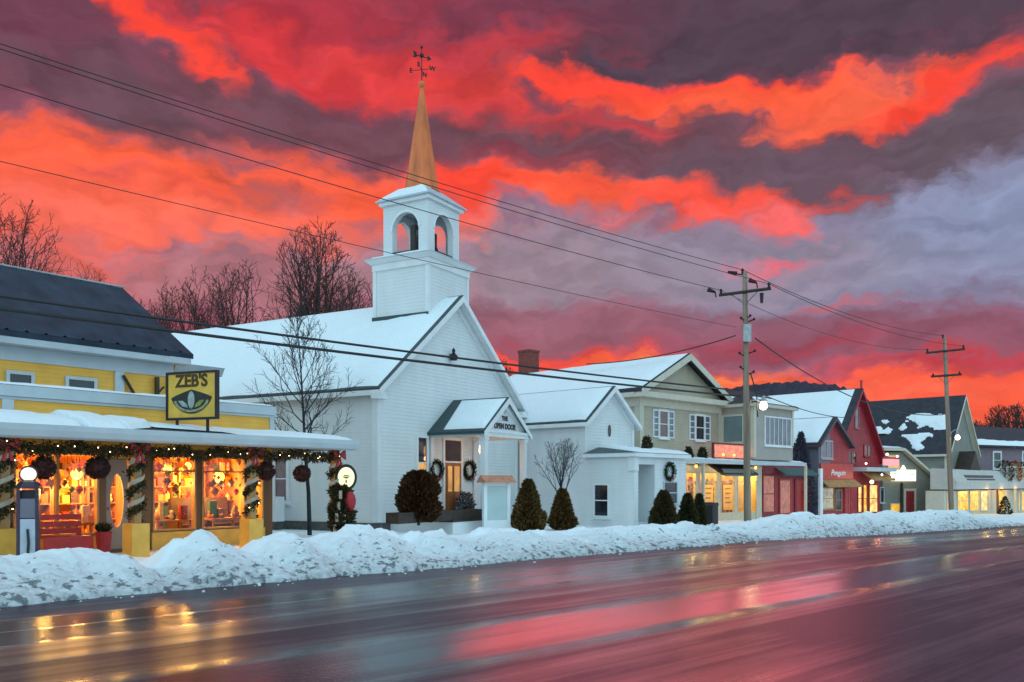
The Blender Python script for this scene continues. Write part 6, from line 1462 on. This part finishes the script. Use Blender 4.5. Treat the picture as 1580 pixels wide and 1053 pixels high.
# ------------------------------------------------------------------ trees
def bare_tree(label, loc, h, w, seed, mats=(BARK, BARKFAR), leader=False, trunk=.16, levels=4, base=.25, kids=(11, 7, 5, 4), twig=.012, group='bare trees', cat='tree', droop=0.0):
    """h: height, w: crown half width. A vase of rising limbs (or a straight leader with side limbs) that fork into fine twigs."""
    rnd = random.Random(seed); root = empty('bare_tree', loc, 0, label, cat, group)
    tk, cr = MB(), MB(); env = (h*(.66 if base < .48 else .72), h*(.35 if base < .48 else .29))
    def limb(p, d, L, r, lev, r1):
        n = 5 if lev <= 1 else (4 if lev == 2 else 3); pts = [p.copy()]; q = p.copy(); dd = d.copy(); wob = (.02 if lev == 0 else .10)
        for i in range(n):
            dd = (dd+Vector((rnd.gauss(0, wob), rnd.gauss(0, wob), rnd.gauss(0, wob)+(.10-droop if 0 < lev < 3 else .02)))).normalized(); q2 = q+dd*(L/n)
            if lev > 0 and not leader:
                ex, ey, ez = (q2.x/w, q2.y/w, (q2.z-env[0])/env[1])
                if ex*ex+ey*ey+ez*ez > rnd.uniform(.80, 1.08) and len(pts) > 1: break
            q = q2; pts.append(q.copy())
        n = len(pts)-1
        (tk if lev <= 1 else cr).tube(pts, [r+(r1-r)*i/n for i in range(n+1)], 8 if lev == 0 else (5 if lev < 3 else 3), cap=False)
        if lev >= levels: return
        m = kids[min(lev, len(kids)-1)]; ph = rnd.uniform(0, 6.28)
        for i in range(m):
            t = (base if lev == 0 else .18)+(1-(base if lev == 0 else .18))*(i+rnd.uniform(.1, .9))/m; t = min(.985, t)
            x = t*n; j = min(n-1, int(x)); sp = pts[j].lerp(pts[j+1], x-j); ax = (pts[j+1]-pts[j]).normalized()
            az = ph+i*2.4+rnd.uniform(-.5, .5); o1 = ax.orthogonal().normalized(); o2 = ax.cross(o1); out = o1*math.cos(az)+o2*math.sin(az)
            if lev == 0:
                f = (t-base)/(1-base); ang = R(58-34*f)+rnd.uniform(-.1, .1)
                if leader: ln = w*1.25*(1-f*.80)*(.55+.9*min(1, f*2.2+.35))*rnd.uniform(.8, 1.1)
                else: ln = (h-sp.z)*rnd.uniform(.78, 1.05)/max(.5, math.cos(ang*.75))*.92; ang = min(ang, math.atan2(w, h*.5)*rnd.uniform(.35, 1.15))
            else: ang = R(rnd.uniform(24, 46)); ln = L*rnd.uniform(.30, .56)*(1.12-t*.6)
            nd = (ax*math.cos(ang)+out*math.sin(ang)).normalized()
            rr = r+(r1-r)*t; limb(sp, nd, ln, max(twig, rr*rnd.uniform(.50, .68)), lev+1, twig*.55)
    limb(Vector((0, 0, -.1)), Vector((0, 0, 1)), h if leader else h*.60, trunk, 0, twig if leader else trunk*.45)
    tk.build('trunk', mats[0], root, True, recalc=False); cr.build('crown', mats[1], root, False, recalc=False)
    return root
def ground_at(px, Y):
    x = (px-CX)/FPX*Y; return Vector((x, Y, gz(xy_so(x, Y)[0])))
bare_tree('young bare tree with a slim dark trunk in front of the church side', ground_at(478, 26.6), 6.75, 1.75, 5, (BARKYOUNG, BARKYOUNG), True, .075, 3, .33, (24, 9, 5), .007)
bare_tree('small bare tree behind the conical shrub by the white hall', ground_at(868, 31.6), 3.3, 1.05, 12, (BARKYOUNG, mat('grey_twigs', (.16, .16, .17), .9, .2, 5)), False, .06, 3, .50, (12, 7, 5), .008)
bare_tree('big bare tree rising behind the church roof beside the tower', ground_at(486, 52), 17.6, 3.3, 21, (BARK, BARKFAR), False, .42, 4, .36, (15, 8, 5, 3), .017)
bare_tree('bare tree with a forked crown behind the church ridge, left of the big tree', ground_at(376, 56), 16.6, 2.6, 33, (BARK, BARKFAR), False, .30, 4, .42, (10, 7, 5, 3), .017)
bare_tree('dense twiggy bare tree right beside the dark store roof end', ground_at(300, 58), 16.2, 3.4, 47, (BARK, BARKFAR), False, .30, 4, .42, (11, 7, 5, 3), .017)
bare_tree('slender bare tree between the store roof and the twiggy trees', ground_at(238, 60), 15.4, 2.6, 53, (BARK, BARKFAR), False, .22, 4, .45, (12, 9, 5, 3), .016)
bare_tree('bare tree close against the left side of the bell tower', ground_at(545, 57), 16.0, 2.6, 58, (BARK, BARKFAR), False, .24, 4, .42, (12, 9, 5, 3), .016)
bare_tree('reddish bare tree at the far left above the dark store roof', ground_at(15, 46), 17.2, 3.9, 61, (BARK, BARKFAR), False, .30, 4, .45, (13, 9, 5, 3), .015)
bare_tree('wispy bare tree above the middle of the dark store roof', ground_at(92, 54), 16.2, 3.8, 67, (BARK, BARKFAR), False, .20, 4, .5, (10, 8, 4, 3), .010)
bare_tree('small reddish bare tree left of the brick chimney', ground_at(772, 62), 11.0, 1.8, 71, (BARK, BARKFAR), False, .20, 4, .5, (11, 7, 5, 3), .024)
for px, Y, h, sd, w in ((1524, 92, 9.4, 81, 'left of the group'), (1556, 96, 10.8, 83, 'tallest of the group'), (1584, 90, 10.6, 85, 'at the right edge')):
    bare_tree('dark red bare tree beyond the far mauve building, %s' % w, ground_at(px, Y)-Vector((0, 0, .5)), h*1.12, 4.0, sd, (BARK, BARKFAR), False, .30, 3, .40, (12, 8, 6), .035, 'bare trees beyond the far row')

def conifer_at(px, pyt, Y, w, label, mats, n, name='conical_shrub', group='conical evergreens along the white walls', cat='evergreen'):
    g = ground_at(px, Y); h = EYE+(HY-pyt)/FPX*Y-g.z
    return shrub(name, label, g, h, w, mats, int(n*1.8), group, cat, 'cone')
RUSTY = [mat('olive_needles_deep', (.075, .055, .018), .8, .3, 9, spec=.1), RUST[1], mat('olive_brown_needles', (.17, .105, .032), .8, .3, 9, spec=.1)]
conifer_at(815, 748, 28.6, .52, 'broad brown topped conical evergreen beside the church notice board', RUSTY, 4200)
conifer_at(868, 762, 30.0, .42, 'small pointed evergreen in front of the bare sapling', RUSTY, 3200)
conifer_at(1024, 764, 31.4, .48, 'dark conical evergreen below the wreath on the hall corner', [NEEDLE[0], NEEDLE[1], RUST[1]], 3600)
conifer_at(1061, 768, 33.0, .34, 'narrow dark evergreen in front of the yellow shop window', NEEDLE, 2600)
conifer_at(1079, 768, 34.6, .22, 'slim dark evergreen just right of the narrow one', NEEDLE, 1600)
conifer_at(1236, 676, 49.5, .8, 'blue-grey spruce between the glazed bay and the red shops', [mat('blue_spruce_a', (.05, .052, .085), .8, .2, 8), mat('blue_spruce_b', (.075, .075, .11), .8, .2, 8), mat('blue_spruce_c', (.09, .085, .125), .8, .2, 8)], 2600, 'spruce', None, 'tree')
conifer_at(1254, 686, 52, .7, 'shorter blue-grey spruce against the small red shop', [bpy.data.materials['blue_spruce_a'], bpy.data.materials['blue_spruce_b'], bpy.data.materials['blue_spruce_c']], 2200, 'spruce', None, 'tree')
